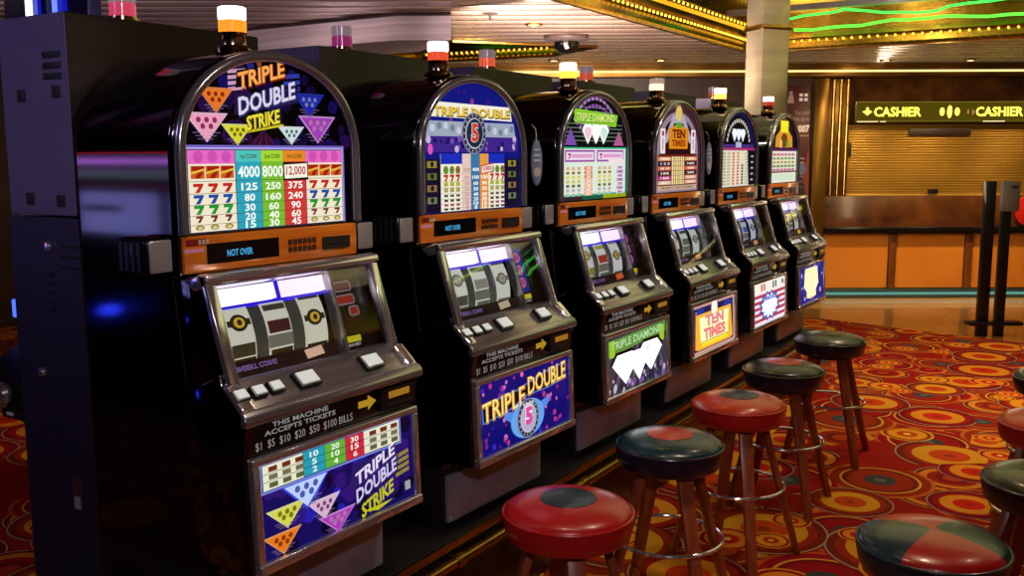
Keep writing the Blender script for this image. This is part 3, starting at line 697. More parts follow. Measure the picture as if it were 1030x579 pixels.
MY0 = 1.613
spec = [
 ('near-most slot machine with black arch glass and DOUBLE STRIKE paytable of coloured triangles', top1, belly1, [(.028,'#ff8420',1.6),(.028,'#fff2e4',4.)], '#e8b8a0'),
 ('slot machine second from the front with blue arch and gold TRIPLE DOUBLE belly glass', top2, belly2, [(.026,'#d8482c',1.2),(.028,'#fff0e0',4.)], '#c8b898'),
 ('slot machine with green lit arch and big white diamonds on its belly glass', top3, belly3, [(.027,'#f4c83c',2.2),(.028,'#fff6d8',4.)], '#e06038'),
 ('slot machine with orange logo in a pale arch and yellow glowing belly glass', top4, belly4, [(.027,'#f8dc90',3.),(.022,'#e8c8b0',.5)], '#e09060'),
 ('slot machine with white diamonds in a dark blue arch and red striped belly glass', top5, belly5, [(.027,'#f0c050',2.4),(.026,'#fff2c8',4.)], '#e0a070'),
 ('far-end slot machine with yellow figure arch and blue belly glass, nearest the column', top6, belly6, [(.024,'#c83c28',.9),(.026,'#ffd8d0',4.)], '#e8c040'),
]
offs = [-.015, 0, 0, 0, 0, .0]
for i, (lab, tp, bl, lc, sc) in enumerate(spec):
    slot_machine(i, (-1.64, MY0+.8*i+offs[i], 0), -.030 if i < 3 else -.02, lab, tp, bl, [reel_art(i, k) for k in range(3)], info_art(i), lc, sc)

# long base bench the machines stand on, with brass foot rail
bb = thing('base_bench', (0, 0, 0), 'long dark wood base bench with brass rail under the slot machines', 'bench')
m = MB(); m.box(-2.26, 1.20, .0, -1.60, 6.02, .30); m.build('plinth', BASEW, bb, .004)
m = MB(); m.box(-2.27, 1.19, .30, -1.525, 6.03, .371); m.build('top_slab', SATIN, bb, .006)
m = MB(); m.box(-1.525, 1.19, .345, -1.515, 6.03, .368); m.build('edge_strip', BRASS, bb, .002)['label'] = 'brass edging strip'
m = MB(); m.tube([(-1.50, 1.2, .315), (-1.50, 6.02, .315)], .016, 12)
m.build('foot_rail', BRASS, bb)['label'] = 'brass tube'
for k in range(7):
    m = MB(); m.lathe([(.021, -.02), (.022, -.015), (.022, .015), (.021, .02)], 14)
    o = m.build('rail_collar', BRASS, bb); o.rotation_euler = (PI/2, 0, 0); o.location = (-1.50, 1.35+.76*k, .315)
    m = MB(); m.box(-1.535, -.008, .305, -1.505, .008, .325); o = m.build('bracket', BRASS, bb); o.location = (0, 1.35+.76*k, 0)

# oval tags hanging on the side of two machine heads
def oval_tag(loc, lab, rz):
    t = thing('oval_tag', loc, lab, 'tag', None, rz)
    m = MB(); m.prism([(.034*math.cos(a*PI/14), .075*math.sin(a*PI/14)) for a in range(28)], 'x', -.003, .003)
    m.build('plate', mat('tag_blue', '#5c6484', .3), t, .001)
    a = Art(); a.disc(0, -.03, .022, mat('tag_cream', '#a89a88', .4), 1, 16, .016); a.rect(-.02, .005, .02, .011, mat('tag_ink', '#b0b8d0', .4), 1); a.rect(-.022, .022, .022, .028, mat('tag_ink', '#b0b8d0', .4), 1); a.rect(-.018, .04, .018, .045, mat('tag_ink', '#b0b8d0', .4), 1)
    a.build('print', lambda y, z, l: (.003+l, y, z), t)
    m = MB(); m.tube([(-.0, 0, .075), (-.004, 0, .11), (-.012, -.012, .125)], .002, 6); m.build('hook', CHROME, t)
oval_tag((-1.62, 2.752, 1.425), 'bluish oval tag hooked on the right side of the TRIPLE DOUBLE machine', 0)
oval_tag((-1.62, 4.345, 1.43), 'dim oval tag hooked between the orange logo machine and the diamond machine', 0)

# ------------------------------------------------------------------ back row: tall cabinets standing back to back
BG = 'cabinets backing onto the slot machines'
def m_back_base():
    b = MB(); b.lathe([(.038,0),(.038,.004),(.033,.006),(.033,.009)], 24)
    return b.mesh('lamp_base', mat('lamp_metal', '#b89a78', .15, 1.))
def back_cabinet(y, label, lens, s, first=False):
    t = thing('gaming_cabinet', (-2.140, y, 0), label, 'gaming cabinet', BG)
    def up():
        b = MB(); b.box(-.132, -.288, 1.314, .132, .288, 1.772, 0)
        me = b.mesh('upper_cabinet', [BOXM, GREY], .004)
        for p in me.polygons:
            if abs(p.normal.y) > .9: p.material_index = 1
        return me
    u = link('upper_cabinet', cached('bup', up), t)
    def lo():
        b = MB(); b.box(-.148, -.286, .3715, .130, .286, 1.310, 0)
        me = b.mesh('lower_cabinet', [BOXM, mat('shaded_grey_paint', '#1e1b30', .5)], .004)  # same grey side as above, shade towards the floor put into its colour
        for p in me.polygons:
            if abs(p.normal.y) > .9: p.material_index = 1
        return me
    l = link('lower_cabinet', cached('blo', lo), t)
    # side details (on the exposed end)
    def slots():
        b = MB()
        b.box(.040, -.2905, -.0075, .108, -.2875, .0075)
        return b.mesh('vent_slot', RUBBER, .004)
    for k in range(3):
        o = link('vent_slot', cached('bsl', slots), u); o.location = (0, 0, 1.680-.024*k)
    def holes():
        b = MB(); b.box(-.015, -.2905, -.014, .015, -.2875, .014)
        return b.mesh('square_hole', RUBBER, .001)
    for x, z in ((-.052, 1.592), (.084, 1.597), (-.045, 1.352), (.075, 1.349)):
        o = link('square_hole', cached('bho', holes), u); o.location = (x, 0, z)
    def lou():
        b = MB()
        b.box(-.5, -.2885, -.5, .5, -.2855, .5)
        return b.mesh('louvre', RUBBER)
    for k in range(8):
        o = link('louvre', cached('blv', lou), l)
        o.scale = (.022, 1, .010) if k < 5 else (.065, 1, .006); o.location = (.011, 0, 1.085+.022*k) if k < 5 else (.092, 0, 1.243-.025*(k-5))
    def lk():
        b = MB(); b.lathe([(.013,0),(.013,.004),(.010,.008),(.004,.009)], 16)
        return b.mesh('lock', CHROME)
    for x, z in ((.01, 1.24), (-.05, .93)):
        o = link('lock', cached('blk', lk), l); o.location = (x, -.286, z); o.rotation_euler = (PI/2, 0, 0)
    def stick():
        b = MB(); b.box(.045, -.2885, .60, .075, -.2855, .68, 0); b.box(.048, -.2892, .603, .072, -.288, .635, 1)
        return b.mesh('sticker', [mat('sticker_red', '#4a2028', .5), mat('sticker_white', '#8c88a0', .5)])
    link('sticker', cached('bst', stick), l)
    def fg():
        b = MB(); b.box(-.150, -.25, 1.36, -.132, .25, 1.74, 0); b.box(-.154, -.235, 1.40, -.150, .235, 1.60, 1); b.box(-.154, -.235, 1.61, -.150, .235, 1.70, 2)
        return b.mesh('front_glass', [CHROME, glow('#e8e0d8', .9), glow('#d83828', .9)])
    link('front_glass', cached('bfg', fg), t)
    def bd():
        b = MB(); b.prism([(-.148,1.0),(-.27,.93),(-.28,.90),(-.25,.80),(-.148,.78)], 'y', -.28, .28)
        return b.mesh('deck', DARK, .006)
    link('deck', cached('bdk', bd), t)
    def knob():
        b = MB(); b.lathe([(.012,0),(.014,.008),(.030,.012),(.036,.024),(.030,.036),(.012,.043)], 20)
        return b.mesh('knob', CHROME)
    o = link('chrome_knob', cached('bkn', knob), t); o.location = (-.212, -.279, .855); o.rotation_euler = (PI/2, 0, 0)
    def ind():
        b = MB(); b.box(-.166, -.284, 1.055, -.147, -.262, 1.10); return b.mesh('indicator', glow('#3858ff', 2.5), .003)
    link('indicator_light', cached('bin', ind), t)
    def acc():
        b = MB(); b.box(-.245, -.2835, .79, -.16, -.281, .815, 0); b.box(-.225, -.2845, .797, -.195, -.2832, .806, 1); return b.mesh('acceptor', [RUBBER, mat('mark_white', '#c8c0c0', .5)])
    link('acceptor_plate', cached('bac', acc), t)
    c = link('signal_lamp', cached('bcb', m_back_base), t); c.location = (.09, -.105 if first else -.14, 1.773)
    for k, (z, h, col) in enumerate(((.009, .032, lens), (.0415, .030, '#c8a8b0'))):
        def ln(z=z, h=h, col=col, k=k):
            m = m_lens(z, z+h); m.materials[0] = glow(col, s if k == 0 else .35); return m
        link('lens', cached('bln%s%d%.2f' % (col, k, s), ln), c)
    return t
blabs = [('grey-sided gaming cabinet at the near left end, behind the first slot machine', '#e04a6a', .75), ('tall dark cabinet rising behind the gap after the DOUBLE STRIKE machine, magenta lamp on top', '#b03078', .55),
         ('tall dark cabinet rising behind the TRIPLE DOUBLE machine, orange-red lamp on top', '#f0603c', .8), ('tall dark cabinet rising behind the green arch machine', '#e0583a', .7),
         ('tall dark cabinet rising behind the orange logo machine', '#d8503c', .7), ('tall dark cabinet at the far end, by the metal column', '#c8503c', .6)]
for i, (lb, c, s) in enumerate(blabs): back_cabinet(1.628+.813*i, lb, c, s, i == 0)

# ------------------------------------------------------------------ stools
LEATHER = {'red': '#a81418', 'teal': '#0e2b36', 'navy': '#10152c', 'orange': '#b43014', 'dark': '#161418', 'olive': '#2a2a14'}
def leather(c): return noise_mat('leather_'+c, LEATHER[c], LEATHER[c], 40, .30, bump=.015, coat=.2)
def stool(loc, label, top, centre, side, rz=PI/4, quad=None, tilt=0):
    t = thing('bar_stool', loc, label, 'stool', 'padded stools with wooden legs', rz)
    prof = [(.112,.500),(.150,.504),(.158,.514),(.165,.550),(.164,.563)]
    m = MB(); m.lathe(prof, 48); m.build('cushion_side', leather(side), t)
    prof = [(.163,.563),(.161,.571),(.150,.581),(.128,.590),(.100,.596),(.0715,.600),(.040,.6025),(.012,.6035)]
    n = 48; mb = MB(); mb.lathe(prof, n)
    mats = [leather(top), leather(centre)]
    if quad:
        mats = [leather(top), leather(quad)]
        k = 0
        for j in range(len(prof)-1):
            for i in range(n):
                mb.mi[k] = 1 if (i*4//n) % 2 else 0; k += 1
    mb.build('cushion_top', mats, t)
    if not quad:
        m = MB(); m.lathe([(.072,.599),(.071,.6015),(.040,.6045),(.012,.6055)], 40)
        m.build('centre_panel', leather(centre), t)['label'] = centre+' round centre panel'
    m = MB(); m.tube([(.1635*math.cos(a*PI/24), .1635*math.sin(a*PI/24), .565) for a in range(48)], .0042, 8, True)
    m.build('piping', leather('dark' if side == 'navy' else side), t)
    m = MB(); m.lathe([(.104,.488),(.116,.491),(.116,.5005),(.104,.5005)], 32); m.build('seat_plate', SATIN, t)
    def leg():
        b = MB(); w0, w1, th = .024, .016, .011
        r0, r1 = .092, .232
        b.hexa([(r1-th,-w1,0),(r1+th,-w1,0),(r1+th,w1,0),(r1-th,w1,0),(r0-th,-w0,.492),(r0+th,-w0,.492),(r0+th,w0,.492),(r0-th,w0,.492)])
        return b.mesh('leg', WOODRED, .004)
    for k in range(4):
        o = link('leg', cached('leg', leg), t); o.rotation_euler = (0, 0, k*PI/2)
    def ring():
        b = MB(); b.tube([(.168*math.cos(a*PI/24), .168*math.sin(a*PI/24), .272) for a in range(48)], .006, 8, True)
        return b.mesh('footrest_ring', CHROME)
    link('footrest_ring', cached('ring', ring), t)
    return t
stool((-1.105, 2.034, 0), 'red stool with dark round centre, nearest the front of the machine row', 'red', 'teal', 'red', .7)
stool((-1.107, 2.69, 0), 'dark teal stool with orange-red centre, second from the front in the row', 'teal', 'orange', 'navy', .9)
stool((-1.085, 3.27, 0), 'red stool with dark centre and plum side, third along the machine row', 'orange', 'dark', 'red', .6)
stool((-1.107, 3.90, 0), 'black stool with dull red centre, fourth along the machine row', 'dark', 'orange', 'navy', .8)
stool((-1.103, 4.652, 0), 'black stool with olive sheen standing farthest along the machine row', 'dark', 'olive', 'navy', .85)  # green reflection put into the olive colour of the centre panel
stool((-.295, 2.285, 0), 'stool with red and teal quartered top in the right foreground', 'red', 'teal', 'teal', -.25+PI/2, quad='teal')
stool((-.095, 2.90, 0), 'dark olive stool cut by the right frame edge, behind the quartered stool', 'olive', 'dark', 'dark', .5)
stool((-.115, 3.555, 0), 'orange-red stool at the right frame edge between two dark stools', 'orange', 'red', 'red', .6)
stool((-.13, 4.31, 0), 'small dark green stool farthest back at the right frame edge', 'teal', 'olive', 'navy', .6)

# ------------------------------------------------------------------ room shell
FX = math.cos(YAW), math.sin(YAW)
def wp(r, d): return (r*math.cos(YAW)-d*math.sin(YAW), r*math.sin(YAW)+d*math.cos(YAW))
D0 = 9.7
def carpet_mat():
    m = bpy.data.materials.new('carpet_rings'); m.use_nodes = True
    nt = m.node_tree; N = nt.nodes; L = nt.links; b = N['Principled BSDF']
    b.inputs['Roughness'].default_value = .9; b.inputs['Specular IOR Level'].default_value = .1
    tc = N.new('ShaderNodeTexCoord')
    base = N.new('ShaderNodeRGB'); base.outputs[0].default_value = lin('#8c1408')
    cur = base.outputs[0]
    layers = [((0.3, 0.7), 2.9, .50, [(0,'#a8300c'),(.24,'#6c1008'),(.40,'#8c180a'),(.62,'#c07020'),(.82,'#6a0e08'),(.93,'#a89a70'),(.96,'#7a120a')]),
              ((5.2, 1.9), 2.15, .47, [(0,'#5a5654'),(.12,'#3c3a40'),(.30,'#8c1a0c'),(.60,'#6e120a'),(.70,'#c89038'),(.75,'#8a1408'),(.92,'#b0501a')]),
              ((9.1, 4.4), 2.2, .46, [(0,'#8a2c10'),(.10,'#b8300c'),(.36,'#c8841e'),(.66,'#8c160a'),(.80,'#6e1008'),(.93,'#96907a'),(.96,'#7c120a')]),
              ((2.7, 8.3), 3.6, .36, [(0,'#e0b850'),(.14,'#b02a0c'),(.40,'#d0801c'),(.75,'#8c140a'),(.90,'#c8862c')])]
    for (ox, oy), sc, rad, ramp in layers:
        prs = {2.9: .2, 2.15: .25, 2.2: .2, 3.6: .72}[sc]
        mp = N.new('ShaderNodeMapping'); mp.inputs['Location'].default_value = (ox, oy, 0)
        L.new(tc.outputs['Object'], mp.inputs['Vector'])
        v = N.new('ShaderNodeTexVoronoi'); v.voronoi_dimensions = '2D'; v.inputs['Scale'].default_value = sc; v.inputs['Randomness'].default_value = .75
        L.new(mp.outputs[0], v.inputs['Vector'])
        sp = N.new('ShaderNodeSeparateColor'); L.new(v.outputs['Color'], sp.inputs[0])
        # radius varies per cell
        r = N.new('ShaderNodeMath'); r.operation = 'MULTIPLY_ADD'; r.inputs[1].default_value = .22; r.inputs[2].default_value = rad-.11; L.new(sp.outputs[0], r.inputs[0])
        q = N.new('ShaderNodeMath'); q.operation = 'DIVIDE'; L.new(v.outputs['Distance'], q.inputs[0]); L.new(r.outputs[0], q.inputs[1])
        cr = N.new('ShaderNodeValToRGB'); cr.color_ramp.interpolation = 'CONSTANT'
        e = cr.color_ramp.elements
        e[0].position = 0; e[0].color = lin(ramp[0][1]); e[1].position = ramp[1][0]; e[1].color = lin(ramp[1][1])
        for p, c in ramp[2:]:
            x = e.new(p); x.color = lin(c)
        L.new(q.outputs[0], cr.inputs[0])
        hs = N.new('ShaderNodeHueSaturation'); L.new(cr.outputs[0], hs.inputs['Color'])
        hv = N.new('ShaderNodeMath'); hv.operation = 'MULTIPLY_ADD'; hv.inputs[1].default_value = .02; hv.inputs[2].default_value = .492; L.new(sp.outputs[1], hv.inputs[0]); L.new(hv.outputs[0], hs.inputs['Hue'])
        lt = N.new('ShaderNodeMath'); lt.operation = 'LESS_THAN'; lt.inputs[1].default_value = 1.; L.new(q.outputs[0], lt.inputs[0])
        pr = N.new('ShaderNodeMath'); pr.operation = 'GREATER_THAN'; pr.inputs[1].default_value = prs; L.new(sp.outputs[2], pr.inputs[0])
        mu = N.new('ShaderNodeMath'); mu.operation = 'MULTIPLY'; L.new(lt.outputs[0], mu.inputs[0]); L.new(pr.outputs[0], mu.inputs[1])
        mx = N.new('ShaderNodeMix'); mx.data_type = 'RGBA'
        L.new(mu.outputs[0], mx.inputs['Factor']); L.new(cur, mx.inputs['A']); L.new(hs.outputs[0], mx.inputs['B'])
        cur = mx.outputs['Result']
    nz = N.new('ShaderNodeTexNoise'); nz.inputs['Scale'].default_value = 160; L.new(tc.outputs['Object'], nz.inputs['Vector'])
    bp = N.new('ShaderNodeBump'); bp.inputs['Strength'].default_value = .3; bp.inputs['Distance'].default_value = .004; L.new(nz.outputs['Fac'], bp.inputs['Height']); L.new(bp.outputs[0], b.inputs['Normal'])
    L.new(cur, b.inputs['Base Color'])
    return m
XL, XR, YB, YF = -8.0, 4.5, -3.2, 17.0
c0, c1 = Vector((-2.175, 8.62)), Vector((-.50, 8.27)); dd = (c1-c0).normalized()
cl = c0+dd*((XL-c0.x)/dd.x); crr = c0+dd*((XR-c0.x)/dd.x)
m = MB(); m.prism([(XL,YB),(XR,YB),(XR,crr.y),(XL,cl.y)], 'z', -.05, 0); struct('floor', m, carpet_mat())
# stone floor in front of the cashier, with a lighter inlay band
def tile_mat():
    m = noise_mat('stone_tile', '#8a6434', '#a47a44', 3, .22, coat=.3)
    nt = m.node_tree; b = nt.nodes['Principled BSDF']; src = b.inputs['Base Color'].links[0].from_socket
    tc = nt.nodes['Texture Coordinate']; br = nt.nodes.new('ShaderNodeTexBrick'); br.inputs['Scale'].default_value = 1.; br.offset = 0
    br.inputs['Brick Width'].default_value = .6; br.inputs['Row Height'].default_value = .6; br.inputs['Mortar Size'].default_value = .006
    br.inputs['Mortar'].default_value = lin('#4a3018'); nt.links.new(tc.outputs['Object'], br.inputs['Vector']); nt.links.new(src, br.inputs['Color1']); nt.links.new(src, br.inputs['Color2'])
    nt.links.new(br.outputs['Color'], b.inputs['Base Color']); return m
m = MB(); m.prism([(XL,cl.y),(XR,crr.y),(XR,YF),(XL,YF)], 'z', -.05, -.001); struct('floor_tile', m, tile_mat())
m = MB(); w0, w1, w2, w3 = wp(2.2, 9.0), wp(7.5, 9.0), wp(7.5, 9.62), wp(2.2, 9.62)
m.prism([w0, w1, w2, w3], 'z', -.001, .002); struct('trim_1', m, noise_mat('stone_light', '#b48c50', '#c49c60', 3, .25, coat=.3))

CZ = 2.33
WALLM = noise_mat('dark_wall', '#2a1810', '#3a2416', 4, .35)
WALLR = noise_mat('warm_wall', '#8a6c54', '#a08066', 3, .4)
for nm, bx in (('wall_left', (XL-.1, YB, 0, XL, YF, 2.9)), ('wall_right', (XR, YB, 0, XR+.1, YF, 2.9)), ('wall_back', (XL, YB-.1, 0, XR, YB, 2.9))):
    m = MB(); m.box(*bx); struct(nm, m, WALLR if nm == 'wall_right' else WALLM)

# ceiling: metal slats running across the view, with two recessed coves and a dropped bulkhead
def slat_mat():
    m = noise_mat('ceiling_slats', '#a08478', '#b49a8c', 2.2, .26, .55, (.4, 1, 1))
    nt = m.node_tree; b = nt.nodes['Principled BSDF']; tc = nt.nodes['Texture Coordinate']
    mp = nt.nodes.new('ShaderNodeMapping'); mp.inputs['Rotation'].default_value = (0, 0, -YAW); nt.links.new(tc.outputs['Object'], mp.inputs['Vector'])
    wv = nt.nodes.new('ShaderNodeTexWave'); wv.bands_direction = 'Y'; wv.wave_profile = 'SIN'; wv.inputs['Scale'].default_value = 1.45; wv.inputs['Distortion'].default_value = .25; wv.inputs['Detail'].default_value = 1
    nt.links.new(mp.outputs[0], wv.inputs['Vector'])
    bp = nt.nodes.new('ShaderNodeBump'); bp.inputs['Strength'].default_value = .5; bp.inputs['Distance'].default_value = .04
    nt.links.new(wv.outputs['Fac'], bp.inputs['Height']); nt.links.new(bp.outputs[0], b.inputs['Normal'])
    rp = nt.nodes.new('ShaderNodeValToRGB'); rp.color_ramp.elements[0].position = .05; rp.color_ramp.elements[0].color = (.35, .33, .32, 1); rp.color_ramp.elements[1].position = .3; rp.color_ramp.elements[1].color = (1, 1, 1, 1)
    nt.links.new(wv.outputs['Fac'], rp.inputs[0])
    src = b.inputs['Base Color'].links[0].from_socket; mx = nt.nodes.new('ShaderNodeMix'); mx.data_type = 'RGBA'; mx.blend_type = 'MULTIPLY'; mx.inputs['Factor'].default_value = 1
    nt.links.new(src, mx.inputs['A']); nt.links.new(rp.outputs[0], mx.inputs['B']); nt.links.new(mx.outputs['Result'], b.inputs['Base Color'])
    return m
SLAT = slat_mat()
rec1 = [(-2.75, 3.2), (2.2, 3.2), (2.2, 8.33), (-2.75, 8.33)]
rec2 = [(-5.65, 6.05), (-4.40, 6.20), (-3.66, 7.18), (-4.25, 7.55), (-5.6, 7.40)]
outer = [(XL, YB), (XR, YB), (XR, YF), (XL, YF)]
loops = [outer, rec1[::-1], rec2[::-1]]
tri = tessellate_polygon([[Vector((x, y, 0)) for x, y in lp] for lp in loops])
flat = [p for lp in loops for p in lp]
m = MB(); m.add([(x, y, CZ) for x, y in flat], [list(t) for t in tri])
ce = struct('ceiling', m, SLAT, fixn=False)
GOLDM = noise_mat('gold_mirror', '#6e5418', '#8e7026', 5, .18, 1.)
GRNM = noise_mat('dark_mirror', '#5e6630', '#80763a', 3, .16, 1., (.5, 2, 1))
def recess(name, pts, h):
    b = MB(); n = len(pts)
    b.add([(x, y, CZ) for x, y in pts]+[(x, y, CZ+h) for x, y in pts], [[i, (i+1) % n, n+(i+1) % n, n+i] for i in range(n)], 0)
    b.add([(x, y, CZ+h) for x, y in pts], [list(range(n))], 1)
    for i in range(n):
        p, q = Vector(pts[i]), Vector(pts[(i+1) % n]); 
        b.tube([(p.x, p.y, CZ-.004), (q.x, q.y, CZ-.004)], .018, 8, mi=2)
    return struct(name, b, [GOLDM, GRNM, BRASS], fixn=False)
recess('ceiling_cove', rec1, .30); recess('ceiling_cove', rec2, .22)
def bulb_mesh():
    b = MB(); b.lathe([(.003,-.009),(.007,-.005),(.009,0),(.007,.005),(.003,.009)], 8); return b.mesh('bulb', glow('#ffc83c', 4.))
def bulb_row(label, p, q, n, z):
    t = thing('bulb_strip', (0, 0, 0), label, 'light strip')
    b = MB(); b.tube([(p[0], p[1], z+.016), (q[0], q[1], z+.016)], .008, 6); b.build('rail', BRASS, t)
    for i in range(n):
        f = (i+.5)/n; o = link('bulb', cached('bulb', bulb_mesh), t); o.location = (p[0]+(q[0]-p[0])*f, p[1]+(q[1]-p[1])*f, z)
bulb_row('row of small amber bulbs along the left side of the green cove', (-2.70, 4.2), (-2.70, 8.28), 60, CZ+.07)
bulb_row('second upper row of amber bulbs along the left side of the green cove', (-2.72, 4.2), (-2.72, 8.28), 48, CZ+.20)
bulb_row('row of amber bulbs along the far edge of the green cove, above the cashier', (-2.6, 8.29), (2.1, 8.29), 70, CZ+.06)
bulb_row('row of amber bulbs along the far edge of the small distant cove', (-5.55, 7.36), (-4.28, 7.50), 24, CZ+.05)
def neon(label, pts, col, s, r=.014):
    o = MB().tube(pts, r, 8).build('neon_tube', glow(col, s)); return tag(o, label, 'neon light')
neon('wavy green neon tube nearest the cashier side of the ceiling cove', [(-2.4+.12*i, 7.75+.10*math.sin(i*.9)+.05*math.sin(i*2.1), CZ+.18+.02*math.sin(i*.5)) for i in range(38)], '#3cff50', 2.2, .009)
neon('yellow-green neon tube in the middle of the ceiling cove', [(-2.3+.14*i, 6.9+.14*math.sin(i*.7+1)+.04*math.sin(i*2.4), CZ+.20) for i in range(32)], '#b8f02c', 2.2, .009)
neon('green neon tube in the nearer part of the ceiling cove', [(-2.4+.14*i, 6.0+.12*math.sin(i*.8+2), CZ+.2) for i in range(33)], '#2cf070', 2., .009)
neon('green neon tube in the small distant cove', [(-5.4+.1*i, 6.9+.03*math.sin(i)+.02*i, CZ+.14) for i in range(13)], '#4cf040', 3.)
neon('amber neon tube running along the left edge inside the big cove', [(-2.66, 4.0, CZ+.14), (-2.66, 8.2, CZ+.14)], '#ffb020', 1.2)

m = MB(); m.box(-2.7, 7.55, CZ+.205, 2.15, 7.62, CZ+.25); struct('trim_4', m, BASEW)
neon('low green neon tube just above the far bulb row of the cove', [(-2.3+.13*i, 8.0+.10*math.sin(i*.55+.6)+.05*math.sin(i*1.9), CZ+.125) for i in range(34)], '#58f83c', 2.2, .011)
# dropped slatted bulkhead
cA = Vector((-3.832, 4.819)); rr = Vector((math.cos(YAW), math.sin(YAW))); fw = Vector((-math.sin(YAW), math.cos(YAW)))
pB = cA+rr*.33; pC = pB+fw*.5+Vector((-.3, 0)); pD = Vector((-7.9, pC.y+.1)); pE = Vector((-7.9, cA.y))
m = MB(); m.prism([tuple(cA), tuple(pB), tuple(pC), tuple(pD), tuple(pE)], 'z', CZ-.17, CZ-.001)
bk = struct('ceiling_bulkhead', m, noise_mat('bulkhead_metal', '#948078', '#b49c92', 2.5, .3, .5, (.3, .3, 22)))
m = MB(); m.tube([(pE.x, pE.y, CZ-.012), (cA.x, cA.y, CZ-.012), (pB.x, pB.y, CZ-.012)], .014, 6); struct('trim_2', m, BASEW)

# ------------------------------------------------------------------ far wall with the cashier counter (local x along the wall, y away)
def wall_obj(name, mb, mats, bevel=0., parent=None, **k):
    o = mb.build(name, mats, parent, bevel, **k)
    if parent is None: o.rotation_euler = (0, 0, YAW)
    return o
MARB = noise_mat('red_marble', '#3a1c0a', '#5e3414', 3.5, .2, coat=.4)
m = MB(); m.box(-5.5, D0+.16, 0, 12., D0+.3, 2.6); tag(wall_obj('wall_far', m, noise_mat('far_panel', '#4a2a12', '#7a4e1e', 5, .25, .45)), kind='structure')
m = MB(); m.box(-5.5, D0+.012, 0, 2.998, D0+.159, 2.199); tag(wall_obj('wall_far_left', m, WALLM), kind='structure')
m = MB(); m.box(-5.5, D0-.10, 2.20, 12, D0+.155, 2.329, 0)
tag(wall_obj('trim_3', m, noise_mat('gold_trim', '#6a4a1c', '#8a6428', 4, .3, .8), .01), kind='structure')
m = MB(); m.box(-5.5, D0-.125, 2.245, 12, D0-.103, 2.262); tag(wall_obj('cove_light', m, glow('#ffe890', 1.6)), 'long pale yellow light strip along the cornice above the cashier', 'light strip')
def wthing(name, label, cat, group=None): return thing(name, (0, 0, 0), label, cat, group, YAW)
ct = wthing('cashier_counter', 'cashier counter with orange lit panels and black ledge', 'counter')
m = MB(); m.box(3.14, D0, .0, 9.0, D0+.15, 1.03, 0); m.build('body', MARB, ct, .004)
m = MB(); m.box(3.14, D0-.10, .655, 9.0, D0+.02, .72); m.build('ledge', mat('ledge_black', '#0a0706', .2), ct, .006)
ORP = noise_mat('orange_panel', '#c07020', '#cc7c28', 1.5, .35)
x = 3.06
edges = [3.08, 3.83, 4.60, 5.37, 6.14, 6.91, 7.68, 8.45]
for i in range(len(edges)-1):
    m = MB(); m.box(edges[i]+.06, D0-.02, .10, edges[i+1]-.02, D0-.001, .65); m.build('front_panel', ORP, ct, .004)
    m = MB(); m.box(edges[i+1]-.015, D0-.045, .095, edges[i+1]+.055, D0-.001, .65); m.build('pilaster', noise_mat('pilaster_brown', '#5a3010', '#744018', 6, .35, 0, (1, 1, .3)), ct, .004)
m = MB(); m.box(3.14, D0-.05, .0, 9, D0-.001, .09); m.build('kick_band', mat('kick_steel', '#5a7a78', .3, .8), ct, .004)
m = MB(); m.box(3.14, D0-.056, .035, 9, D0-.0505, .060); m.build('kick_light', glow('#7cc8c0', .55), ct)['label'] = 'pale teal light strip'
sh = wthing('roller_shutter', 'closed golden roller shutter above the cashier counter', 'shutter')
m = MB()
for k in range(27): m.box(3.385, D0+.105, 1.036+.0262*k, 9, D0+.125+.006, 1.036+.0262*k+.0235)
m.build('slats', noise_mat('shutter_gold', '#8a6418', '#9a7220', 3, .38, .6), sh, .003)
m = MB(); m.box(3.38, D0+.08, 1.030, 9, D0+.14, 1.045); m.build('bottom_bar', mat('bar_gold', '#c8a04c', .3, .7), sh, .003)
for xx_, zz_ in ((4.22, 1.05), (6.2, 1.05)):
    m = MB(); m.box(xx_, D0+.06, zz_, xx_+.10, D0+.08, zz_+.05); m.build('handle', DARK, sh, .004)
m = MB(); m.box(4.0, D0+.07, 1.63, 4.62, D0+.10, 1.70); m.build('motor_cover', mat('cover_brown', '#241408', .5), sh, .006)
m = MB(); m.box(3.405, D0+.085, 1.42, 3.43, D0+.104, 1.56); m.build('side_latch', DARK, sh, .003)
fr = wthing('gold_pilaster', 'fluted golden pilaster left of the shutter', 'pilaster')
m = MB(); m.box(3.14, D0+.02, 1.031, 3.375, D0+.15, 2.19); m.build('shaft', noise_mat('dull_gold', '#5a3c14', '#7c5820', 5, .35, .7), fr, .004)
for k in range(3):
    m = MB(); m.tube([(3.21+.07*k, D0+.015, 1.04), (3.21+.07*k, D0+.015, 2.18)], .018, 10); m.build('flute', BRASS, fr)
po = wthing('gold_post', 'slim golden post between the poster and the cashier counter', 'post')
m = MB(); m.box(3.0, D0-.06, 0, 3.135, D0+.15, 2.19); m.build('shaft', noise_mat('post_gold', '#6a4c18', '#846022', 6, .3, .8, (1, 1, .2)), po, .004)
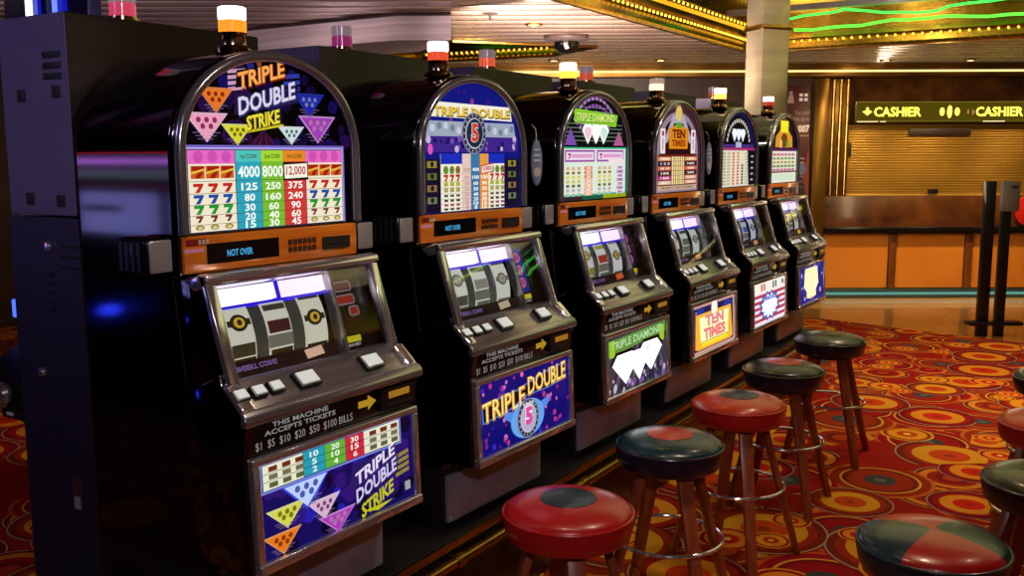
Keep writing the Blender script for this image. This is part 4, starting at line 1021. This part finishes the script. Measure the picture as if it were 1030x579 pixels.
# cashier sign
sg = wthing('cashier_sign', 'long lit sign reading CASHIER twice in yellow letters', 'sign')
m = MB(); m.box(3.41, D0-.03, 1.755, 7.2, D0+.12, 1.965); m.build('box', noise_mat('sign_olive', '#3c3208', '#54450e', 5, .25, .5), sg, .006)
a = Art(.003); g = glow('#fff04c', 3.2); a.rect(3.42, 1.765, 7.18, 1.956, glow('#6a5a0c', .55), 0)  # halo of the letters put into a dim glowing sign face
zc = 1.862
def word(cx): a.text('CASHIER', cx, zc, .475, .10, glow('#b8a018', .9), 1, bold=.05); a.text('CASHIER', cx, zc, .465, .09, g, 2, bold=.015)
word(3.83); word(4.84); word(6.5)
for bx_ in (3.53, 6.2):
    a.tri(bx_, zc+.0, .08, .035, g, 1); a.disc(bx_, zc+.03, .014, g, 1, 10); a.poly([(bx_-.05,zc),(bx_,zc+.022),(bx_+.05,zc),(bx_,zc-.02)], g, 2)
for q, (dx, h) in enumerate(((-.075, .04), (0, .062), (.075, .04))): a.disc(4.345+dx, zc, .024, g, 2, 14, h)
a.rect(4.52, zc-.02, 4.535, zc+.02, glow('#e09a60', .8), 2); a.rect(4.57, zc-.03, 4.585, zc+.02, glow('#e09a60', .8), 2)
for x0, x1 in ((3.43, 3.64), (3.66, 3.72), (4.68, 4.9)): a.rect(x0, 1.762, x1, 1.772, glow('#f0d8a0', 1.3), 1)
a.rect(3.42, 1.955, 7.18, 1.960, glow('#b09a40', .6), 1); a.rect(3.42, 1.772, 7.18, 1.776, glow('#b09a40', .5), 1)
a.build('letters', lambda x, z, l: (x, D0-.031-l, z), sg)
# poster
ps = wthing('poster', 'dark red wall poster ending in 0007, left of the golden post', 'poster')
m = MB(); m.box(2.50, D0-.02, .70, 2.97, D0+.0115, 2.12); m.build('board', noise_mat('poster_red', '#2c0c08', '#4a160c', 2.5, .4), ps, .004)
wt = mat('print_white', '#d8ccc8', .6); pg = mat('print_grey', '#8a706a', .6)
def line(fn):
    a = Art(.002); fn(a); a.build('text_line', lambda x, z, l: (x, D0-.021-l, z), ps)
line(lambda a: a.text('You could', 2.885, 1.86, .15, .045, pg, 1)); line(lambda a: a.text('win up to', 2.885, 1.79, .16, .055, pg, 1)); line(lambda a: a.text('0007', 2.893, 1.70, .145, .075, wt, 1, bold=.05))
for z, w in ((1.625, .22), (1.40, .13), (1.36, .14), (1.32, .10), (1.22, .10), (1.17, .09), (1.12, .11)): line(lambda a: a.rect(2.875-w*.4, z, 2.875+w*.4, z+.014, pg, 1))
for x_, z_ in ((2.87, 2.03), (2.92, 2.03), (2.87, 1.985), (2.92, 1.985)):
    a3 = Art(.002); a3.rect(x_-.017, z_-.014, x_+.017, z_+.014, wt, 1); a3.build('icon_square', lambda x, z, l: (x, D0-.021-l, z), ps)
a2 = Art(.002); a2.disc(2.77, 2.05, .018, mat('print_grey', '#8a706a', .6), 1, 10); a2.poly([(2.735,1.95),(2.805,1.95),(2.79,2.03),(2.75,2.03)], mat('print_grey', '#8a706a', .6), 1); a2.build('figure_icon', lambda x, z, l: (x, D0-.021-l, z), ps)
a2 = Art(.002); a2.poly([(2.80,.75),(2.97,.75),(2.96,1.02),(2.93,1.15),(2.90,1.28),(2.84,1.25),(2.83,1.0)], mat('print_dark', '#12080c', .6), 1); a2.disc(2.90, 1.30, .045, mat('print_blue', '#4a5068', .6), 2, 14, .06)
a2.poly([(2.78,1.0),(2.90,1.15),(2.97,1.55),(2.985,1.0)], mat('print_maroon', '#6a1c10', .6), 0); a2.build('picture', lambda x, z, l: (x, D0-.021-l, z), ps)
# red display standing on the ledge at the right edge
rd = wthing('red_display', 'red rounded display stand on the counter ledge at the right frame edge', 'display stand')
m = MB(); m.box(5.06, D0-.085, .722, 5.26, D0-.06, .735); m.build('foot', DARK, rd, .002)
m = MB(); m.prism([(5.16+.12*math.cos(t*PI/12), .885+.15*math.sin(t*PI/12)) for t in range(24)], 'y', D0-.082, D0-.062); m.build('panel', mat('display_red', '#b81c10', .35), rd, .003)
# ceiling downlights under the soffit near the cashier
def downlight(x, y, z, label):
    t = thing('downlight', (x, y, z), label, 'ceiling light', 'round recessed downlights')
    def a_():
        b = MB(); b.lathe([(.060,-.001),(.062,-.008),(.050,-.012),(.046,-.004),(.046,-.002)], 24); return b.mesh('bezel', BRASS)
    def b_():
        b = MB(); b.lathe([(.042,-.0035),(.040,-.0075),(.030,-.009)], 20); return b.mesh('lamp', glow('#ffd890', 6.))
    link('bezel', cached('dlb', a_), t); link('lamp', cached('dll', b_), t)
for k, (r_, d_, lb) in enumerate(((3.55, 9.3, 'downlight above the left end of the cashier sign'), (4.35, 9.3, 'downlight above the middle of the cashier sign'), (5.1, 9.3, 'downlight above the right end of the cashier sign'), (1.4, 9.2, 'downlight beyond the slot machines left of the column'), (.4, 9.2, 'downlight far left of the column over the cabinets'))):
    x_, y_ = wp(r_, d_); downlight(x_, y_, CZ, lb)

downlight(-3.407, 5.754, CZ, 'downlight in the ceiling slats between the dome camera and the big cove')

# ------------------------------------------------------------------ metal column at the end of the row
cx, cy = -2.12, 6.78
cm = thing('column', (cx, cy, 0), 'square metal clad column rising behind the far slot machine', 'column', None, math.radians(-40))
COLM = noise_mat('column_metal', '#9c8c74', '#ac9c84', 2, .2, .6, (1, 1, 6))
m = MB(); m.box(-.108, -.108, 0, .108, .108, CZ+.298); m.build('shaft', COLM, cm, .012)
m = MB(); m.box(-.118, -.118, 2.30, .118, .118, 2.332); m.build('collar', BRASS, cm, .004)
m = MB(); m.box(-.13, -.13, 0, .13, .13, .12); m.build('base', SATIN, cm, .004)

# stanchion with two black posts
sx, sy = -.796, 8.445
sn = thing('sign_stand', (sx, sy, 0), 'black stand of two posts with grey card box, in front of the cashier', 'stand', None, YAW)
for px_, h_, w_ in ((-.03, 1.235, .040), (.105, 1.20, .034)):
    m = MB(); m.box(px_-w_, -.03, .0, px_+w_, .03, h_); m.build('post', mat('stand_black', '#080607', .35), sn, .006)
m = MB(); m.box(-.16, -.09, .095, .26, .03, .125); m.build('cross_plate', mat('stand_black', '#080607', .35), sn, .006)
m = MB(); m.box(.03, -.075, 1.0, .175, -.031, 1.235); m.build('card_box', mat('stand_grey', '#6a625c', .4), sn, .012)
m = MB(); m.box(.10, -.079, 1.18, .15, -.0755, 1.20); m.build('card_slot', RUBBER, sn)

# ceiling dome camera and sprinkler
t = thing('dome_camera', (-3.536, 6.45, CZ), 'black dome security camera hanging from the ceiling slats', 'camera')
m = MB(); m.lathe([(.16,-.001),(.17,-.02),(.15,-.04),(.10,-.045)], 28); m.build('housing', mat('dome_house', '#5a4a48', .35, .5), t)
m = MB(); m.lathe([(.095,-.0455),(.098,-.06),(.085,-.10),(.05,-.125),(.012,-.132)], 28); m.build('dome', mat('dome_black', '#060506', .08), t)
t = thing('sprinkler', (-3.378, 5.169, CZ), 'tiny sprinkler head on the ceiling near the bulkhead corner', 'sprinkler')
m = MB(); m.lathe([(.05,.003),(.05,-.006),(.010,-.008),(.008,-.04),(.022,-.042),(.022,-.046)], 14); m.build('body', mat('sprinkler_dark', '#3a3030', .4, .5), t)

# blue neon columns far left, behind the cabinets
nb = thing('neon_sign', (-3.93, 2.5, 0), 'blue neon tube sign glowing above the near left cabinet', 'neon sign')
m = MB(); m.box(-.30, .03, .9, .30, .10, 2.30); m.build('backboard', mat('neon_board', '#08081c', .3), nb, .01)
m = MB(); m.box(-.28, -.02, .0, .28, .16, .9); m.build('pedestal', SATIN, nb, .01)
for x_, r_, c_, s_ in ((-.06, .014, '#c8d8ff', 3.), (.123, .010, '#5a70ff', 2.)):
    m = MB(); m.tube([(x_, 0, 1.2), (x_, 0, 2.25)], r_, 10); m.build('neon_tube', glow(c_, s_), nb)
    m = MB(); m.box(x_-.045, .012, 1.15, x_+.045, .028, 2.27); m.build('tube_halo', glow('#1418c0', .8), nb)  # halo of each tube put into a glowing strip behind it
# unseen neon cabinet added past the aisle end, only for its reflection
mq = thing('unseen_marquee', (-4.76, -.62, 0), 'unseen neon-edged cabinet added for its reflection in the nearest machine', 'unseen_marquee')
m = MB(); m.box(-.62, -.35, 0, .62, -.02, 1.70); m.build('cabinet', SATIN, mq, .01)
for x0, x1 in ((-.55, .20), (.34, .60)):
    m = MB(); m.box(x0, -.02, 1.015, x1, -.005, 1.25); m.build('lit_panel', glow('#8a88e0', 3.4), mq)
m = MB(); m.box(-.50, -.004, 1.14, -.12, .002, 1.175); m.build('panel_band', mat('band_navy', '#20285c', .4), mq)
for z_, c_, s_, r_ in ((1.525, '#ff2030', 6, .008), (1.475, '#b8a080', 1.2, .006), (1.425, '#c878ff', 6., .013), (1.355, '#98a0c0', 1.4, .024), (1.285, '#a02030', 1., .008)):
    m = MB(); m.tube([(-.6, .02, z_), (.58, .02, z_)], r_, 8); m.build('neon_tube', glow(c_, s_), mq)
m = MB(); m.lathe([(.02,-.03),(.05,-.02),(.06,0),(.05,.02),(.02,.03)], 20); o = m.build('blue_lamp', glow('#2838ff', 10.), mq); o.location = (-.20, .06, .58)

# ------------------------------------------------------------------ lights
def spot(loc, tgt, e, col, ang=70, blend=.6, size=.06):
    l = bpy.data.lights.new('spot', 'SPOT'); l.energy = e; l.color = col; l.spot_size = math.radians(ang); l.spot_blend = blend; l.shadow_soft_size = size
    o = bpy.data.objects.new('spot_light', l); COL.objects.link(o); o.location = loc
    o.rotation_euler = (Vector(tgt)-Vector(loc)).to_track_quat('-Z', 'Y').to_euler(); return o
def area(loc, tgt, e, col, sx_, sy_):
    l = bpy.data.lights.new('area', 'AREA'); l.energy = e; l.color = col; l.shape = 'RECTANGLE'; l.size = sx_; l.size_y = sy_
    o = bpy.data.objects.new('area_light', l); COL.objects.link(o); o.location = loc
    o.rotation_euler = (Vector(tgt)-Vector(loc)).to_track_quat('-Z', 'Y').to_euler(); return o
WARM = (1., .74, .46)
for x_, y_, e_ in ((-.35, 7.0, 140), (.35, 5.4, 100), (-1.0, 5.6, 50), (-.75, 3.9, 24), (-.45, 2.4, 36), (.4, 3.4, 42), (-1.05, 1.7, 14)):
    spot((x_, y_, 2.5 if y_ > 3.3 else 2.3), (x_, y_, 0), e_, WARM, 85, .8)
for r_ in (3.5, 4.4, 5.3):
    x_, y_ = wp(r_, 8.7); x2, y2 = wp(r_, 9.7); spot((x_, y_, 2.3), (x2, y2, .7), 95, (1., .74, .42), 95, .9)
x_, y_ = wp(3.4, 9.35); x2, y2 = wp(3.4, 9.75); area((x_, y_, 2.31), (x2, y2, 1.5), 14, (1., .74, .42), .15, 5.)
x_, y_ = wp(3.6, 9.45); x2, y2 = wp(3.6, 9.2); area((x_, y_, 2.19), (x2, y2, 2.6), 12, (1., .84, .6), .06, 6.)
area((-.2, 6.2, 2.60), (-.2, 6.2, 3.), 40, (1., .86, .34), 4., 3.)
area((-2.3, 6.2, 2.60), (-2.9, 6.2, 2.5), 8, (1., .7, .1), .2, 4.)
area((-.2, 6.2, 2.58), (-.2, 6.2, 0), 18, (1., .8, .5), 4., 3.)
spot((-4.1, 2.6, 2.3), (-4.1, 2.6, 0), 55, WARM, 90, .8)
for i in range(6): spot((-.62, 1.7+.8*i, 2.3), (-1.58, 1.6+.8*i, 1.1), 34 if i else 26, (1., .84, .70), 62, .8, .05)
spot((.5, -.6, 2.3), (-1.6, 1.8, 1.0), 110, (.95, .84, .90), 60, .8, .05)  # fill added from the camera side to lift the machine fronts
area((-2.14, 4.5, 1.90), (-2.5, 5.6, 3), 90, (1., .82, .72), .2, 2.2)  # unseen uplight added over the cabinets to brighten the slats
area((-3.2, 5.6, 1.75), (-3.2, 6.6, 3), 95, (1., .84, .72), .6, 1.6)  # second added uplight for the slats, no fixture
spot((-2.5, 2.4, 1.95), (-5.2, 4.2, 2.4), 150, (.74, .66, 1.), 80, .9, .1)  # added violet-white uplight for the left part of the ceiling
spot((-2.4, 6.3, 1.9), (-2.6, 9.0, 2.45), 80, (1., .84, .66), 90, .9, .1)  # added uplight for the ceiling towards the far wall
spot((-2.6, -.4, 2.25), (-2.12, 1.4, 1.72), 55, (.50, .42, 1.), 42, 1., .2)
for y_ in (.5, 2.5, 4.5, 6.5): spot((3.4, y_, 2.3), (4.5, y_, 1.0), 60, (1., .86, .74), 100, .9, .1)  # wash added on the unseen right wall to brighten chrome reflections
spot((-5.0, 2.0, 1.4), (-4.4, 4.8, 2.25), 170, (.92, .82, 1.), 120, .9, .2)  # unseen lamp added to light the dropped bulkhead

w = bpy.data.worlds.new('world'); S.world = w; w.use_nodes = True
w.node_tree.nodes['Background'].inputs[0].default_value = (.01, .008, .008, 1)
w.node_tree.nodes['Background'].inputs[1].default_value = 1.

# ------------------------------------------------------------------ camera
cam = bpy.data.cameras.new('camera'); co = bpy.data.objects.new('camera', cam); COL.objects.link(co)
cam.sensor_width = 36; cam.sensor_fit = 'HORIZONTAL'; cam.lens = 965.7/1030*36; cam.clip_start = .02
co.matrix_world = Matrix.Translation((0, 0, 1.45)) @ Matrix.Rotation(YAW, 4, 'Z') @ Matrix.Rotation(math.radians(90-7.869), 4, 'X') @ Matrix.Rotation(math.radians(-.21), 4, 'Z')
S.camera = co
S.view_settings.view_transform = 'Standard'; S.view_settings.look = 'None'; S.view_settings.gamma = 1; S.view_settings.exposure = 0.
S.view_settings.use_curve_mapping = False
